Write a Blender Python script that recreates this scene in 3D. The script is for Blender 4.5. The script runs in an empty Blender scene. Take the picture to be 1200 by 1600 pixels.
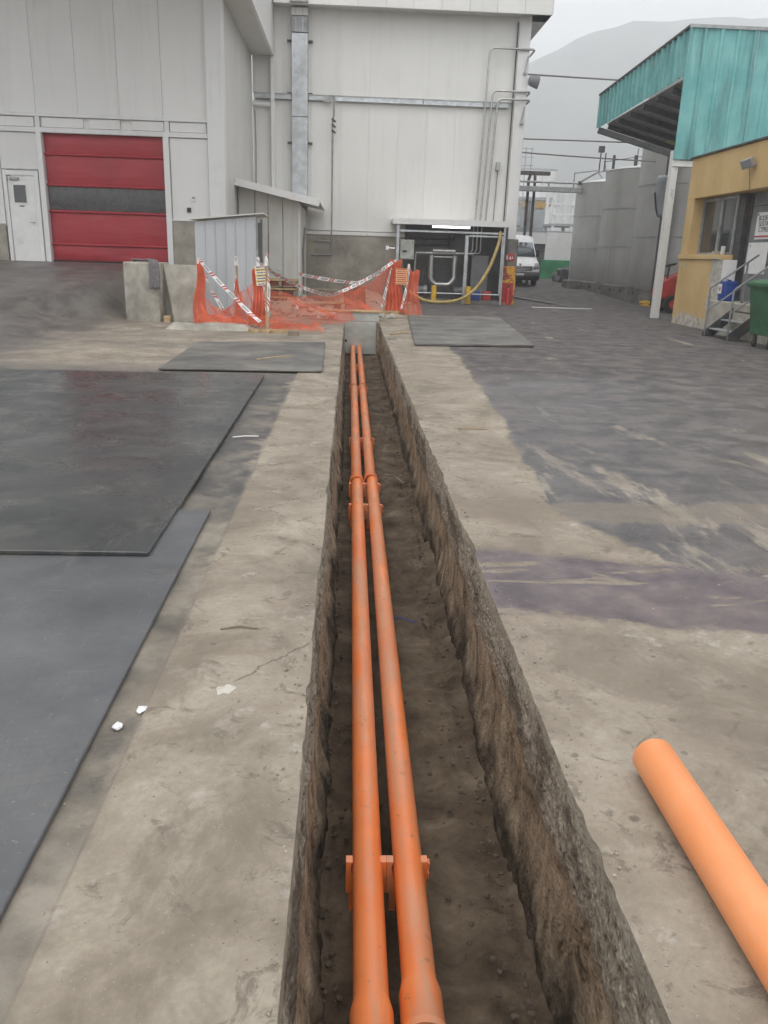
import bpy, bmesh, math, random
import numpy as np
from mathutils import Vector, Matrix
random.seed(7); rng = np.random.default_rng(7)
scn = bpy.context.scene
col = scn.collection
PI = math.pi

# ------------------------------------------------------------------ camera
yaw, pitch, roll, FPX, CAMH = 0.0489, 0.3065, 0.0319, 1265.7, 1.55
fw = Vector((math.sin(yaw)*math.cos(pitch), math.cos(yaw)*math.cos(pitch), -math.sin(pitch)))
r0 = Vector((math.cos(yaw), -math.sin(yaw), 0)); u0 = r0.cross(fw)
rt = r0*math.cos(roll) + u0*math.sin(roll); up = -r0*math.sin(roll) + u0*math.cos(roll)
cd = bpy.data.cameras.new('camera'); cam = bpy.data.objects.new('camera', cd); col.objects.link(cam)
cd.sensor_fit = 'VERTICAL'; cd.sensor_height = 36; cd.lens = FPX/1600*36
cd.clip_start = 0.05; cd.clip_end = 6000
m = Matrix.Identity(4)
for i in range(3):
    m[i][0], m[i][1], m[i][2] = rt[i], up[i], -fw[i]
m[2][3] = CAMH
cam.matrix_world = m
scn.camera = cam

# ------------------------------------------------------------------ sky, sun, exposure
SUN_EL, SUN_AZ = math.radians(62), math.radians(200)
w = bpy.data.worlds.new('World'); scn.world = w; w.use_nodes = True
nt = w.node_tree; nt.nodes.clear()
sky = nt.nodes.new('ShaderNodeTexSky'); sky.sky_type = 'NISHITA'; sky.sun_disc = False
sky.sun_elevation = SUN_EL; sky.sun_rotation = SUN_AZ; sky.dust_density = 3; sky.air_density = 1.2
hs = nt.nodes.new('ShaderNodeHueSaturation'); hs.inputs['Saturation'].default_value = 0.22
mx = nt.nodes.new('ShaderNodeMixRGB'); mx.inputs['Fac'].default_value = 0.72
mx.inputs['Color2'].default_value = (14.2, 14.3, 14.5, 1)      # even cloud cover
bg = nt.nodes.new('ShaderNodeBackground'); bg.inputs['Strength'].default_value = 0.1
ow = nt.nodes.new('ShaderNodeOutputWorld')
nt.links.new(sky.outputs[0], hs.inputs['Color']); nt.links.new(hs.outputs[0], mx.inputs['Color1'])
nt.links.new(mx.outputs[0], bg.inputs['Color']); nt.links.new(bg.outputs[0], ow.inputs['Surface'])
sd = bpy.data.lights.new('sun', 'SUN'); so = bpy.data.objects.new('sun', sd); col.objects.link(so)
sd.energy = 0.9; sd.angle = math.radians(40); sd.color = (1, 0.97, 0.92)
sdir = Vector((math.sin(SUN_AZ)*math.cos(SUN_EL), math.cos(SUN_AZ)*math.cos(SUN_EL), math.sin(SUN_EL)))
so.rotation_euler = sdir.to_track_quat('Z', 'Y').to_euler(); so.location = (0, -10, 40)
vs = scn.view_settings
vs.view_transform = 'Standard'; vs.look = 'None'; vs.exposure = 0.6; vs.gamma = 1.0; vs.use_curve_mapping = False
scn.cycles.use_denoising = True; scn.cycles.use_adaptive_sampling = True; scn.cycles.adaptive_threshold = 0.025
scn.cycles.max_bounces = 5; scn.cycles.volume_bounces = 1; scn.cycles.transparent_max_bounces = 12

# ------------------------------------------------------------------ numpy noise
def _h(ix, iy, iz, seed):
    n = (ix.astype(np.int64)*374761393 + iy.astype(np.int64)*668265263 + iz.astype(np.int64)*2147483647 + seed*974711) & 0xffffffff
    n = ((n ^ (n >> 13))*1274126177) & 0xffffffff
    n = ((n ^ (n >> 16))*2246822519) & 0xffffffff
    return ((n ^ (n >> 15)) & 0xffffff)/float(0xffffff)
def vnoise(x, y, z=0.0, seed=0):
    x, y, z = np.broadcast_arrays(np.asarray(x, float), np.asarray(y, float), np.asarray(z, float))
    ix, iy, iz = np.floor(x), np.floor(y), np.floor(z)
    fx, fy, fz = x-ix, y-iy, z-iz
    fx, fy, fz = fx*fx*(3-2*fx), fy*fy*(3-2*fy), fz*fz*(3-2*fz)
    r = 0
    for a in (0, 1):
        for b in (0, 1):
            for c in (0, 1):
                r = r + _h(ix+a, iy+b, iz+c, seed)*np.where(a, fx, 1-fx)*np.where(b, fy, 1-fy)*np.where(c, fz, 1-fz)
    return r*2-1
def fbm(x, y, z=0.0, seed=0, o=4, g=0.5):
    s, a, f = 0, 1.0, 1.0
    for k in range(o):
        s = s + a*vnoise(np.asarray(x)*f, np.asarray(y)*f, np.asarray(z)*f, seed+k*17); a *= g; f *= 2.03
    return s
def sstep(a, b, x):
    t = np.clip((np.asarray(x, float)-a)/(b-a), 0, 1); return t*t*(3-2*t)

# ------------------------------------------------------------------ node helper
class NT:
    def __init__(s, name):
        s.m = bpy.data.materials.new(name); s.m.use_nodes = True; s.t = s.m.node_tree; s.t.nodes.clear()
        s.out = s.t.nodes.new('ShaderNodeOutputMaterial')
        s.g = None
    def n(s, t): return s.t.nodes.new(t)
    def put(s, sock, v):
        if isinstance(v, bpy.types.NodeSocket): s.t.links.new(v, sock)
        elif isinstance(v, (tuple, list)):
            sock.default_value = (*v, 1) if (len(v) == 3 and sock.type == 'RGBA') else v
        else: sock.default_value = v
    def pos(s):
        if s.g is None: s.g = s.n('ShaderNodeNewGeometry')
        return s.g.outputs['Position']
    def xyz(s, v=None):
        k = s.n('ShaderNodeSeparateXYZ'); s.put(k.inputs[0], v or s.pos()); return k.outputs[0], k.outputs[1], k.outputs[2]
    def comb(s, x, y, z):
        k = s.n('ShaderNodeCombineXYZ')
        for i, v in enumerate((x, y, z)): s.put(k.inputs[i], v)
        return k.outputs[0]
    def ma(s, op, a, b=0.0, c=0.0, clamp=False):
        k = s.n('ShaderNodeMath'); k.operation = op; k.use_clamp = clamp
        for i, v in enumerate((a, b, c)): s.put(k.inputs[i], v)
        return k.outputs[0]
    def scale(s, v, sc):
        k = s.n('ShaderNodeVectorMath'); k.operation = 'MULTIPLY'; s.put(k.inputs[0], v); s.put(k.inputs[1], sc); return k.outputs[0]
    def noise(s, scale=1.0, detail=6.0, rough=0.55, dist=0.0, v=None, sc=None):
        v = v or s.pos()
        if sc: v = s.scale(v, sc)
        k = s.n('ShaderNodeTexNoise'); s.put(k.inputs['Vector'], v)
        k.inputs['Scale'].default_value = scale; k.inputs['Detail'].default_value = detail
        k.inputs['Roughness'].default_value = rough; k.inputs['Distortion'].default_value = dist
        return k.outputs['Fac']
    def vor(s, scale, v=None, feature='F1', sc=None):
        v = v or s.pos()
        if sc: v = s.scale(v, sc)
        k = s.n('ShaderNodeTexVoronoi'); k.feature = feature; s.put(k.inputs['Vector'], v); k.inputs['Scale'].default_value = scale
        return k.outputs['Distance']
    def mr(s, v, a, b, c=0.0, d=1.0):
        k = s.n('ShaderNodeMapRange'); k.clamp = True
        for i, q in enumerate((v, a, b, c, d)): s.put(k.inputs[i], q)
        return k.outputs[0]
    def ramp(s, f, stops):
        k = s.n('ShaderNodeValToRGB'); s.put(k.inputs[0], f); e = k.color_ramp.elements
        while len(e) < len(stops): e.new(0.5)
        for el, (p, c) in zip(e, stops):
            el.position = p; el.color = (*c, 1) if isinstance(c, (tuple, list)) else (c, c, c, 1)
        return k.outputs[0]
    def mix(s, f, a, b, mode='MIX'):
        k = s.n('ShaderNodeMixRGB'); k.blend_type = mode
        for i, v in enumerate((f, a, b)): s.put(k.inputs[i], v)
        return k.outputs[0]
    def rnd(s):
        return s.n('ShaderNodeObjectInfo').outputs['Random']
    def bump(s, h, strength=0.3, dist=0.01, nrm=None):
        k = s.n('ShaderNodeBump'); k.inputs['Strength'].default_value = strength; k.inputs['Distance'].default_value = dist
        s.put(k.inputs['Height'], h)
        if nrm: s.put(k.inputs['Normal'], nrm)
        return k.outputs[0]
    def done(s, color, rough=0.7, nrm=None, metal=0.0, spec=0.5, trans=0.0, emit=None, alpha=None, coat=0.0):
        p = s.n('ShaderNodeBsdfPrincipled')
        s.put(p.inputs['Base Color'], color); s.put(p.inputs['Roughness'], rough); s.put(p.inputs['Metallic'], metal)
        s.put(p.inputs['Specular IOR Level'], spec); s.put(p.inputs['Transmission Weight'], trans)
        if coat: p.inputs['Coat Weight'].default_value = coat
        if nrm: s.put(p.inputs['Normal'], nrm)
        if emit: s.put(p.inputs['Emission Color'], emit[0]); p.inputs['Emission Strength'].default_value = emit[1]
        s.t.links.new(p.outputs[0], s.out.inputs['Surface'])
        return s.m

MATS = {}
def simple(name, c, rough=0.6, var=0.15, scale=3.0, metal=0.0, bump=0.15, bscale=40.0, bd=0.004, grime=None, gsc=(1, 1, 1), gthr=(0.5, 0.75), gs=1.2, spec=0.5, rnd=0.0):
    """paint / metal / wood: base colour with broken-up tone, optional grime patches and fine relief"""
    k = NT(name)
    f = k.noise(scale, 8, 0.6)
    lo = tuple(x*(1-var) for x in c); hi = tuple(min(1, x*(1+var)) for x in c)
    cc = k.ramp(f, [(0.36, lo), (0.64, hi)])
    if grime:
        g = k.noise(gs, 9, 0.65, 0.3, sc=gsc)
        cc = k.mix(k.mr(g, gthr[0], gthr[1], 0, 0.8), cc, grime)
    if rnd:
        cc = k.mix(1.0, cc, k.ramp(k.rnd(), [(0, (1-rnd,)*3), (1, (1.0,)*3)]), 'MULTIPLY')
    r = k.mr(k.noise(scale*2.3, 6), 0.3, 0.7, max(0.05, rough-0.1), min(1, rough+0.12))
    b = k.bump(k.noise(bscale, 5), bump, bd) if bump else None
    MATS[name] = k.done(cc, r, b, metal, spec)
    return MATS[name]

# ------------------------------------------------------------------ mesh helper
class MB:
    def __init__(s): s.v = []; s.f = []; s.uv = {}
    def add(s, vs, fs, M=None):
        b = len(s.v)
        s.v += [tuple(M @ Vector(p)) if M else tuple(p) for p in vs]
        s.f += [tuple(b+i for i in f) for f in fs]
        return s
    def box(s, x0, x1, y0, y1, z0, z1, M=None):
        return s.add([(x0,y0,z0),(x1,y0,z0),(x1,y1,z0),(x0,y1,z0),(x0,y0,z1),(x1,y0,z1),(x1,y1,z1),(x0,y1,z1)],
                     [(0,3,2,1),(4,5,6,7),(0,1,5,4),(1,2,6,5),(2,3,7,6),(3,0,4,7)], M)
    def beam(s, a, b, wd, ht, upv=(0, 0, 1)):
        """box bar from a to b"""
        a, b = Vector(a), Vector(b); d = (b-a).normalized(); u = Vector(upv)
        if abs(d.dot(u)) > 0.99: u = Vector((0, 1, 0))
        r = d.cross(u).normalized()*wd/2; u = r.cross(d).normalized()*ht/2
        P = [a-r-u, a+r-u, a+r+u, a-r+u, b-r-u, b+r-u, b+r+u, b-r+u]
        return s.add(P, [(0,1,2,3),(7,6,5,4),(0,4,5,1),(1,5,6,2),(2,6,7,3),(3,7,4,0)])
    def tube(s, pts, r, n=8, cap=True, M=None):
        pts = [Vector(p) for p in pts]; k = len(pts)
        rs = r if isinstance(r, (list, tuple)) else [r]*k
        t0 = (pts[1]-pts[0]).normalized(); ref = Vector((0, 0, 1)) if abs(t0.z) < 0.9 else Vector((1, 0, 0))
        u = t0.cross(ref).normalized(); vs = []
        for i, p in enumerate(pts):
            t = ((pts[min(i+1, k-1)]-p).normalized() + (p-pts[max(i-1, 0)]).normalized()).normalized()
            u = (u - t*u.dot(t)).normalized(); v = t.cross(u)
            vs += [p + (u*math.cos(2*PI*j/n) + v*math.sin(2*PI*j/n))*rs[i] for j in range(n)]
        fs = [(i*n+j, i*n+(j+1) % n, (i+1)*n+(j+1) % n, (i+1)*n+j) for i in range(k-1) for j in range(n)]
        if cap: fs += [tuple(range(n-1, -1, -1)), tuple((k-1)*n+j for j in range(n))]
        return s.add(vs, fs, M)
    def prism(s, poly, z0, z1, M=None):
        n = len(poly)
        vs = [(p[0], p[1], z0) for p in poly] + [(p[0], p[1], z1) for p in poly]
        return s.add(vs, [tuple(range(n-1, -1, -1)), tuple(range(n, 2*n))] + [(i, (i+1) % n, n+(i+1) % n, n+i) for i in range(n)], M)
    def lathe(s, prof, n=24, M=None, cap=False):
        k = len(prof)
        vs = [(r*math.cos(2*PI*j/n), r*math.sin(2*PI*j/n), z) for r, z in prof for j in range(n)]
        fs = [(i*n+j, i*n+(j+1) % n, (i+1)*n+(j+1) % n, (i+1)*n+j) for i in range(k-1) for j in range(n)]
        if cap: fs += [tuple(range(n-1, -1, -1)), tuple((k-1)*n+j for j in range(n))]
        return s.add(vs, fs, M)
    def ribbon(s, A, B, us):
        """strip between two rails, u along it stored as UV"""
        b = len(s.v); n = len(A)
        s.v += [tuple(p) for p in A] + [tuple(p) for p in B]
        for i in range(n-1):
            s.uv[len(s.f)] = [(us[i], 0), (us[i+1], 0), (us[i+1], 1), (us[i], 1)]
            s.f.append((b+i, b+i+1, b+n+i+1, b+n+i))
        return s
    def build(s, name, mat, parent=None, bev=0.0, smooth=0.0, seg=1):
        off = Vector((0, 0, 0)); p = parent
        while p: off += Vector(p.location); p = p.parent
        me = bpy.data.meshes.new(name)
        me.from_pydata([(v[0]-off.x, v[1]-off.y, v[2]-off.z) for v in s.v], [], s.f)
        if s.uv:
            uv = me.uv_layers.new(name='UVMap')
            for fi, q in s.uv.items():
                for li, t in zip(me.polygons[fi].loop_indices, q): uv.data[li].uv = t
        if bev:
            bm = bmesh.new(); bm.from_mesh(me); bmesh.ops.recalc_face_normals(bm, faces=bm.faces)
            ed = [e for e in bm.edges if len(e.link_faces) == 2 and e.calc_face_angle(0) > 0.5]
            bmesh.ops.bevel(bm, geom=ed, offset=bev, segments=seg, affect='EDGES', profile=0.5, clamp_overlap=True)
            bm.to_mesh(me); bm.free()
        return mkobj(name, me, mat, parent, smooth)
def mkobj(name, me, mat, parent=None, smooth=0.0):
    if mat: me.materials.append(MATS[mat] if isinstance(mat, str) else mat)
    if smooth:
        me.polygons.foreach_set('use_smooth', [True]*len(me.polygons)); me.set_sharp_from_angle(angle=math.radians(smooth))
    me.update()
    o = bpy.data.objects.new(name, me); col.objects.link(o); o.parent = parent
    return o
def tag(o, label, cat, group=None):
    o['label'] = label; o['category'] = cat
    if group: o['group'] = group
    return o
def struct(o, kind='structure'):
    o['kind'] = kind; return o
def thing(name, loc, label, cat, group=None):
    o = bpy.data.objects.new(name, None); col.objects.link(o); o.location = loc; o.empty_display_size = 0.2
    return tag(o, label, cat, group)
def copy_tree(o, parent=None):
    c = o.copy(); col.objects.link(c); c.parent = parent
    for ch in list(o.children): copy_tree(ch, c)
    return c
def grid_obj(name, P, mat, parent=None, smooth=180, hole=None):
    """P: (n, m, 3) array -> one mesh; hole: boolean (n-1, m-1) of faces left out"""
    n, m_ = P.shape[:2]
    i, j = np.meshgrid(np.arange(n-1), np.arange(m_-1), indexing='ij')
    F = np.stack([i*m_+j, (i+1)*m_+j, (i+1)*m_+j+1, i*m_+j+1], -1)
    F = F[~hole] if hole is not None else F.reshape(-1, 4)
    me = bpy.data.meshes.new(name); me.from_pydata(P.reshape(-1, 3).tolist(), [], F.reshape(-1, 4).tolist())
    return mkobj(name, me, mat, parent, smooth)
def icos(seed, r, squash=(1, 1, 1), jit=0.25, sub=1):
    bm = bmesh.new(); bmesh.ops.create_icosphere(bm, subdivisions=sub, radius=1)
    rr = random.Random(seed)
    vs = [Vector((v.co.x*squash[0], v.co.y*squash[1], v.co.z*squash[2]))*r*(1+rr.uniform(-jit, jit)) for v in bm.verts]
    fs = [tuple(v.index for v in f.verts) for f in bm.faces]; bm.free()
    return vs, fs


# ------------------------------------------------------------------ materials
def ground_mat():
    k = NT('yard_ground'); x, y, z = k.xyz()
    nb = k.noise(0.8, 6, 0.62); nf = k.noise(5.0, 6, 0.65); big = k.noise(0.25, 4, 0.5)
    wv = k.ma('MULTIPLY', k.ma('SUBTRACT', nb, 0.5), 1.6); wf = k.ma('MULTIPLY', k.ma('SUBTRACT', nf, 0.5), 0.5)
    # pale concrete slab
    conc = k.ramp(k.noise(1.5, 8, 0.7, 0.5), [(0.35, (0.15, 0.122, 0.088)), (0.455, (0.228, 0.19, 0.143)), (0.54, (0.295, 0.252, 0.195)), (0.65, (0.385, 0.338, 0.27))])
    conc = k.mix(k.mr(big, 0.40, 0.60, 0.0, 0.45), conc, (0.275, 0.226, 0.183))
    conc = k.mix(k.mr(k.noise(46, 4, 0.6), 0.35, 0.75, 0, 0.5), conc, (0.20, 0.175, 0.14))
    conc = k.mix(k.mr(k.noise(7, 6, 0.75, 0.8), 0.56, 0.64, 0, 0.7), conc, (0.12, 0.10, 0.078))
    conc = k.mix(k.mr(k.noise(1.1, 6, 0.74, 0.8), 0.51, 0.60, 0, 0.6), conc, (0.165, 0.138, 0.104))
    conc = k.mix(k.ma('MULTIPLY', k.mr(k.vor(9, k.comb(k.ma('ADD', x, k.ma('MULTIPLY', nf, 0.06)), y, 0.0)), 0.10, 0.16, 0.75, 0), k.mr(k.noise(1.6, 3), 0.5, 0.58)), conc, (0.10, 0.083, 0.064))          # oil spots
    conc = k.mix(k.ma('MULTIPLY', k.mr(k.noise(4, 7, 0.78, 0.3), 0.57, 0.68, 0, 0.7), k.mr(k.noise(0.7, 3), 0.42, 0.6, 0.1, 1.0)), conc, (0.47, 0.45, 0.41))          # cement smears
    conc = k.mix(k.mr(k.vor(70), 0.0, 0.16, 0.75, 0), conc, k.ramp(k.noise(30, 2), [(0.35, (0.12, 0.10, 0.08)), (0.6, (0.5, 0.47, 0.42))]))
    # dark worn tarmac with dust
    asph = k.ramp(k.noise(2.6, 10, 0.68, 0.3), [(0.38, (0.043, 0.039, 0.040)), (0.49, (0.075, 0.067, 0.067)), (0.6, (0.125, 0.11, 0.103))])
    asph = k.mix(k.mr(k.noise(1.0, 7, 0.72, 0.4, sc=(2.4, 1.3, 1)), 0.54, 0.66, 0, 0.45), asph, (0.125, 0.1, 0.098))
    asph = k.mix(k.mr(k.noise(90, 3), 0.45, 0.8, 0, 0.45), asph, (0.18, 0.165, 0.145))
    dust = k.noise(1.0, 8, 0.7, 0.3, sc=(1.7, 0.38, 1))
    dust2 = k.noise(1.0, 9, 0.7, 0.2, sc=(0.22, 0.9, 1))
    near = k.mr(y, 9.0, 4.2, -0.02, 0.10)
    asph_d = k.mix(k.mr(k.ma('ADD', dust, near), 0.595, 0.65, 0, 0.85), asph, conc)
    asph_d = k.mix(k.ma('MULTIPLY', k.mr(dust2, 0.56, 0.68, 0, 0.6), k.mr(x, 5.0, 8.0, 0.35, 1.0)), asph_d, (0.2, 0.165, 0.128))
    # dirty strip left of the joint
    dirty = k.ramp(k.noise(2.2, 10, 0.66), [(0.38, (0.085, 0.076, 0.062)), (0.5, (0.15, 0.132, 0.106)), (0.62, (0.25, 0.22, 0.178))])
    dark = k.ramp(k.noise(1.6, 10, 0.66, 0.3), [(0.38, (0.052, 0.05, 0.049)), (0.55, (0.082, 0.077, 0.071)), (0.68, (0.18, 0.155, 0.122))])
    # left boundary and right boundary of the slab
    xl = k.ma('ADD', x, k.ma('MULTIPLY', wf, 0.22))
    mL = k.mr(xl, -0.735, -0.68)
    bR = k.ma('MULTIPLY', k.ramp(k.ma('DIVIDE', y, 30.0), [(0.0, 0.9), (0.10, 0.85), (0.135, 0.60), (0.165, 0.45), (0.25, 0.51), (0.44, 0.60), (0.78, 0.62), (1.0, 0.8)]), 3.0)
    xr = k.ma('ADD', k.ma('ADD', x, k.ma('MULTIPLY', wv, 0.16)), k.ma('MULTIPLY', wf, 0.45))
    mR = k.mr(k.ma('SUBTRACT', bR, xr), -0.025, 0.025)
    # left yard: dark ramp, pale dusty apron in front of the fenced spot
    yl = k.ma('ADD', y, wv)
    apron = k.ma('MULTIPLY', k.mr(k.ma('ADD', x, k.ma('MULTIPLY', wv, 1.2)), -5.6, -4.5), k.mr(yl, 10.7, 11.8))
    strip = k.mr(k.ma('ADD', y, k.ma('MULTIPLY', wv, 0.6)), 4.6, 5.3)
    lbase = k.mix(strip, dirty, dark)
    lbase = k.mix(k.ma('MULTIPLY', k.mr(nf, 0.46, 0.64), k.mr(xl, -1.05, -0.72)), lbase, k.mix(0.35, conc, dirty))
    lfar = k.mix(k.mr(k.noise(1.0, 7, 0.7, 0.2, sc=(1.4, 0.18, 1)), 0.46, 0.64, 0.15, 0.75), asph, (0.165, 0.15, 0.126))
    lbase = k.mix(k.mr(yl, 10.2, 11.0), lbase, lfar)
    apc = k.mix(k.mr(k.noise(1.1, 9, 0.66, 0.3, sc=(0.3, 1.2, 1)), 0.5, 0.68, 0, 0.8), conc, (0.13, 0.118, 0.1))
    lbase = k.mix(apron, lbase, apc)
    c = k.mix(mL, lbase, k.mix(mR, asph_d, conc))
    # damp wine-coloured run-off crossing the slab
    ys_ = k.ma('ADD', k.ma('ADD', y, k.ma('MULTIPLY', x, 0.16)), k.ma('ADD', k.ma('MULTIPLY', wv, 0.30), k.ma('ADD', k.ma('MULTIPLY', wf, 0.45), k.ma('MULTIPLY', k.ma('SUBTRACT', k.noise(28, 4, 0.7), 0.5), 0.09))))
    w_ = k.ma('MULTIPLY', k.mr(ys_, 3.50, 3.535), k.mr(ys_, 4.36, 4.30))
    isl = k.mr(k.ma('ADD', k.noise(1.0, 7, 0.66, 0.5, sc=(1.8, 7, 1)), k.mr(x, 1.5, 0.7, 0, 0.05)), 0.60, 0.625)
    w_ = k.ma('MULTIPLY', k.ma('MULTIPLY', w_, k.ma('SUBTRACT', 1.0, isl)), k.mr(x, 0.70, 0.715))
    stain = k.ramp(k.noise(4, 8, 0.65), [(0.38, (0.072, 0.054, 0.060)), (0.5, (0.105, 0.082, 0.087)), (0.6, (0.14, 0.11, 0.108)), (0.68, (0.19, 0.14, 0.128))])
    ed = k.ma('MULTIPLY', k.mr(ys_, 3.46, 3.5), k.mr(ys_, 4.42, 4.36))
    c = k.mix(k.ma('MULTIPLY', k.ma('MULTIPLY', ed, k.mr(x, 0.70, 0.715)), 0.35), c, (0.16, 0.13, 0.105))
    c = k.mix(k.ma('MULTIPLY', w_, k.mr(k.noise(2.2, 6, 0.7), 0.40, 0.62, 1.0, 0.85)), c, stain)
    # second, dry brown trickle mark
    y2 = k.ma('ADD', y, k.ma('ADD', k.ma('MULTIPLY', wv, 0.35), k.ma('MULTIPLY', wf, 0.2)))
    t2 = k.ma('MULTIPLY', k.ma('MULTIPLY', k.mr(y2, 4.72, 4.76), k.mr(y2, 5.2, 5.15)), k.mr(x, 0.7, 0.72))
    c = k.mix(k.ma('MULTIPLY', t2, 0.55), c, (0.19, 0.155, 0.115))
    # rough and damp parts
    wet = k.ma('MULTIPLY', k.ma('SUBTRACT', 1.0, k.ma('MAXIMUM', k.ma('MULTIPLY', mL, mR), apron)), 1.0)
    rough = k.ma('SUBTRACT', 0.88, k.ma('MULTIPLY', wet, k.mr(k.noise(1.3, 7, 0.6), 0.38, 0.62, 0.52, 0.30)))
    rough = k.ma('SUBTRACT', rough, k.ma('MULTIPLY', w_, 0.42))
    h = k.ma('ADD', k.noise(26, 9, 0.7), k.ma('MULTIPLY', k.noise(150, 3, 0.6), 0.35))
    def crack(x0, x1, y0, slope, amp):
        yc = k.ma('ADD', k.ma('ADD', y0, k.ma('MULTIPLY', k.ma('SUBTRACT', x, x0), slope)), k.ma('MULTIPLY', k.ma('SUBTRACT', k.noise(6, 6, 0.75), 0.5), amp))
        return k.ma('MULTIPLY', k.ma('MULTIPLY', k.mr(k.ma('ABSOLUTE', k.ma('SUBTRACT', y, yc)), 0.004, 0.010, 1, 0), k.mr(x, x0, x0+0.02)), k.mr(x, x1, x1-0.02))
    cr = k.ma('MAXIMUM', crack(-0.42, -0.13, 2.74, 1.15, 0.16), k.ma('MAXIMUM', crack(0.71, 1.25, 6.55, 0.1, 0.3), crack(-0.70, -0.13, 6.0, 0.5, 0.35)))
    c = k.mix(k.ma('MULTIPLY', cr, 0.6), c, (0.07, 0.058, 0.046))
    h = k.ma('SUBTRACT', h, cr)
    b = k.bump(h, 0.4, 0.006)
    MATS['ground'] = k.done(c, rough, b, spec=0.45)
ground_mat()
def soil_mats():
    k = NT('trench_side'); x, y, z = k.xyz()
    n1 = k.noise(7, 9, 0.7, 0.4); ag = k.noise(34, 6, 0.7, 0.2)
    conc = k.ramp(ag, [(0.37, (0.075, 0.06, 0.045)), (0.45, (0.29, 0.248, 0.19)), (0.54, (0.46, 0.40, 0.315)), (0.65, (0.6, 0.55, 0.46))])
    conc = k.mix(k.mr(k.noise(1.0, 7, 0.7, 0.4, sc=(1, 1.1, 2.2)), 0.505, 0.56, 0, 0.88), conc, (0.075, 0.058, 0.043))
    saw = k.ramp(k.noise(12, 8, 0.65), [(0.38, (0.26, 0.225, 0.175)), (0.62, (0.42, 0.375, 0.30))])
    zz = k.ma('ADD', z, k.ma('MULTIPLY', k.ma('SUBTRACT', n1, 0.5), 0.16))
    peb = k.mr(k.vor(38, sc=(1, 1, 1.2)), 0.12, 0.42)
    conc = k.mix(k.ma('MULTIPLY', peb, 0.45), conc, (0.17, 0.14, 0.105))
    c = k.mix(k.mr(zz, -0.075, -0.05), conc, saw)
    streak = k.noise(1.0, 8, 0.75, 0.8, sc=(5, 6, 4.5))
    soil = k.ramp(streak, [(0.36, (0.085, 0.06, 0.038)), (0.45, (0.25, 0.183, 0.122)), (0.55, (0.37, 0.285, 0.197)), (0.66, (0.48, 0.39, 0.285))])
    soil = k.mix(k.mr(k.noise(0.9, 7, 0.6, sc=(1, 1, 1.6)), 0.57, 0.68, 0, 0.7), soil, (0.2, 0.085, 0.04))      # red clay lenses
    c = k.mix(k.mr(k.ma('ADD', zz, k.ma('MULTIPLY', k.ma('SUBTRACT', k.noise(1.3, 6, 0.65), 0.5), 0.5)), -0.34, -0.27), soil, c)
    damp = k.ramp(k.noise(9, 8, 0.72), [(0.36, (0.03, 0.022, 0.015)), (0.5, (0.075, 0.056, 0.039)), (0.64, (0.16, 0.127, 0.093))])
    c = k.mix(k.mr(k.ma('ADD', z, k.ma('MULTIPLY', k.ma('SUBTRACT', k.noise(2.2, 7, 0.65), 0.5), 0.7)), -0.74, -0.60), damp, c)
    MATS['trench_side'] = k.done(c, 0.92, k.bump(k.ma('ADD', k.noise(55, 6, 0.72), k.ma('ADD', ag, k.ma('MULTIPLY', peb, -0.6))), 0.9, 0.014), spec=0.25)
    k = NT('trench_soil')
    c = k.ramp(k.noise(3.5, 11, 0.7, 0.3), [(0.34, (0.042, 0.030, 0.020)), (0.46, (0.085, 0.062, 0.042)), (0.56, (0.125, 0.093, 0.064)), (0.68, (0.19, 0.148, 0.107))])
    c = k.mix(k.mr(k.vor(45), 0.0, 0.12, 0.6, 0), c, (0.2, 0.17, 0.13))
    MATS['trench_soil'] = k.done(c, 0.93, k.bump(k.ma('ADD', k.noise(32, 9, 0.72), k.noise(7, 5)), 0.7, 0.014), spec=0.25)
soil_mats()
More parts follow.
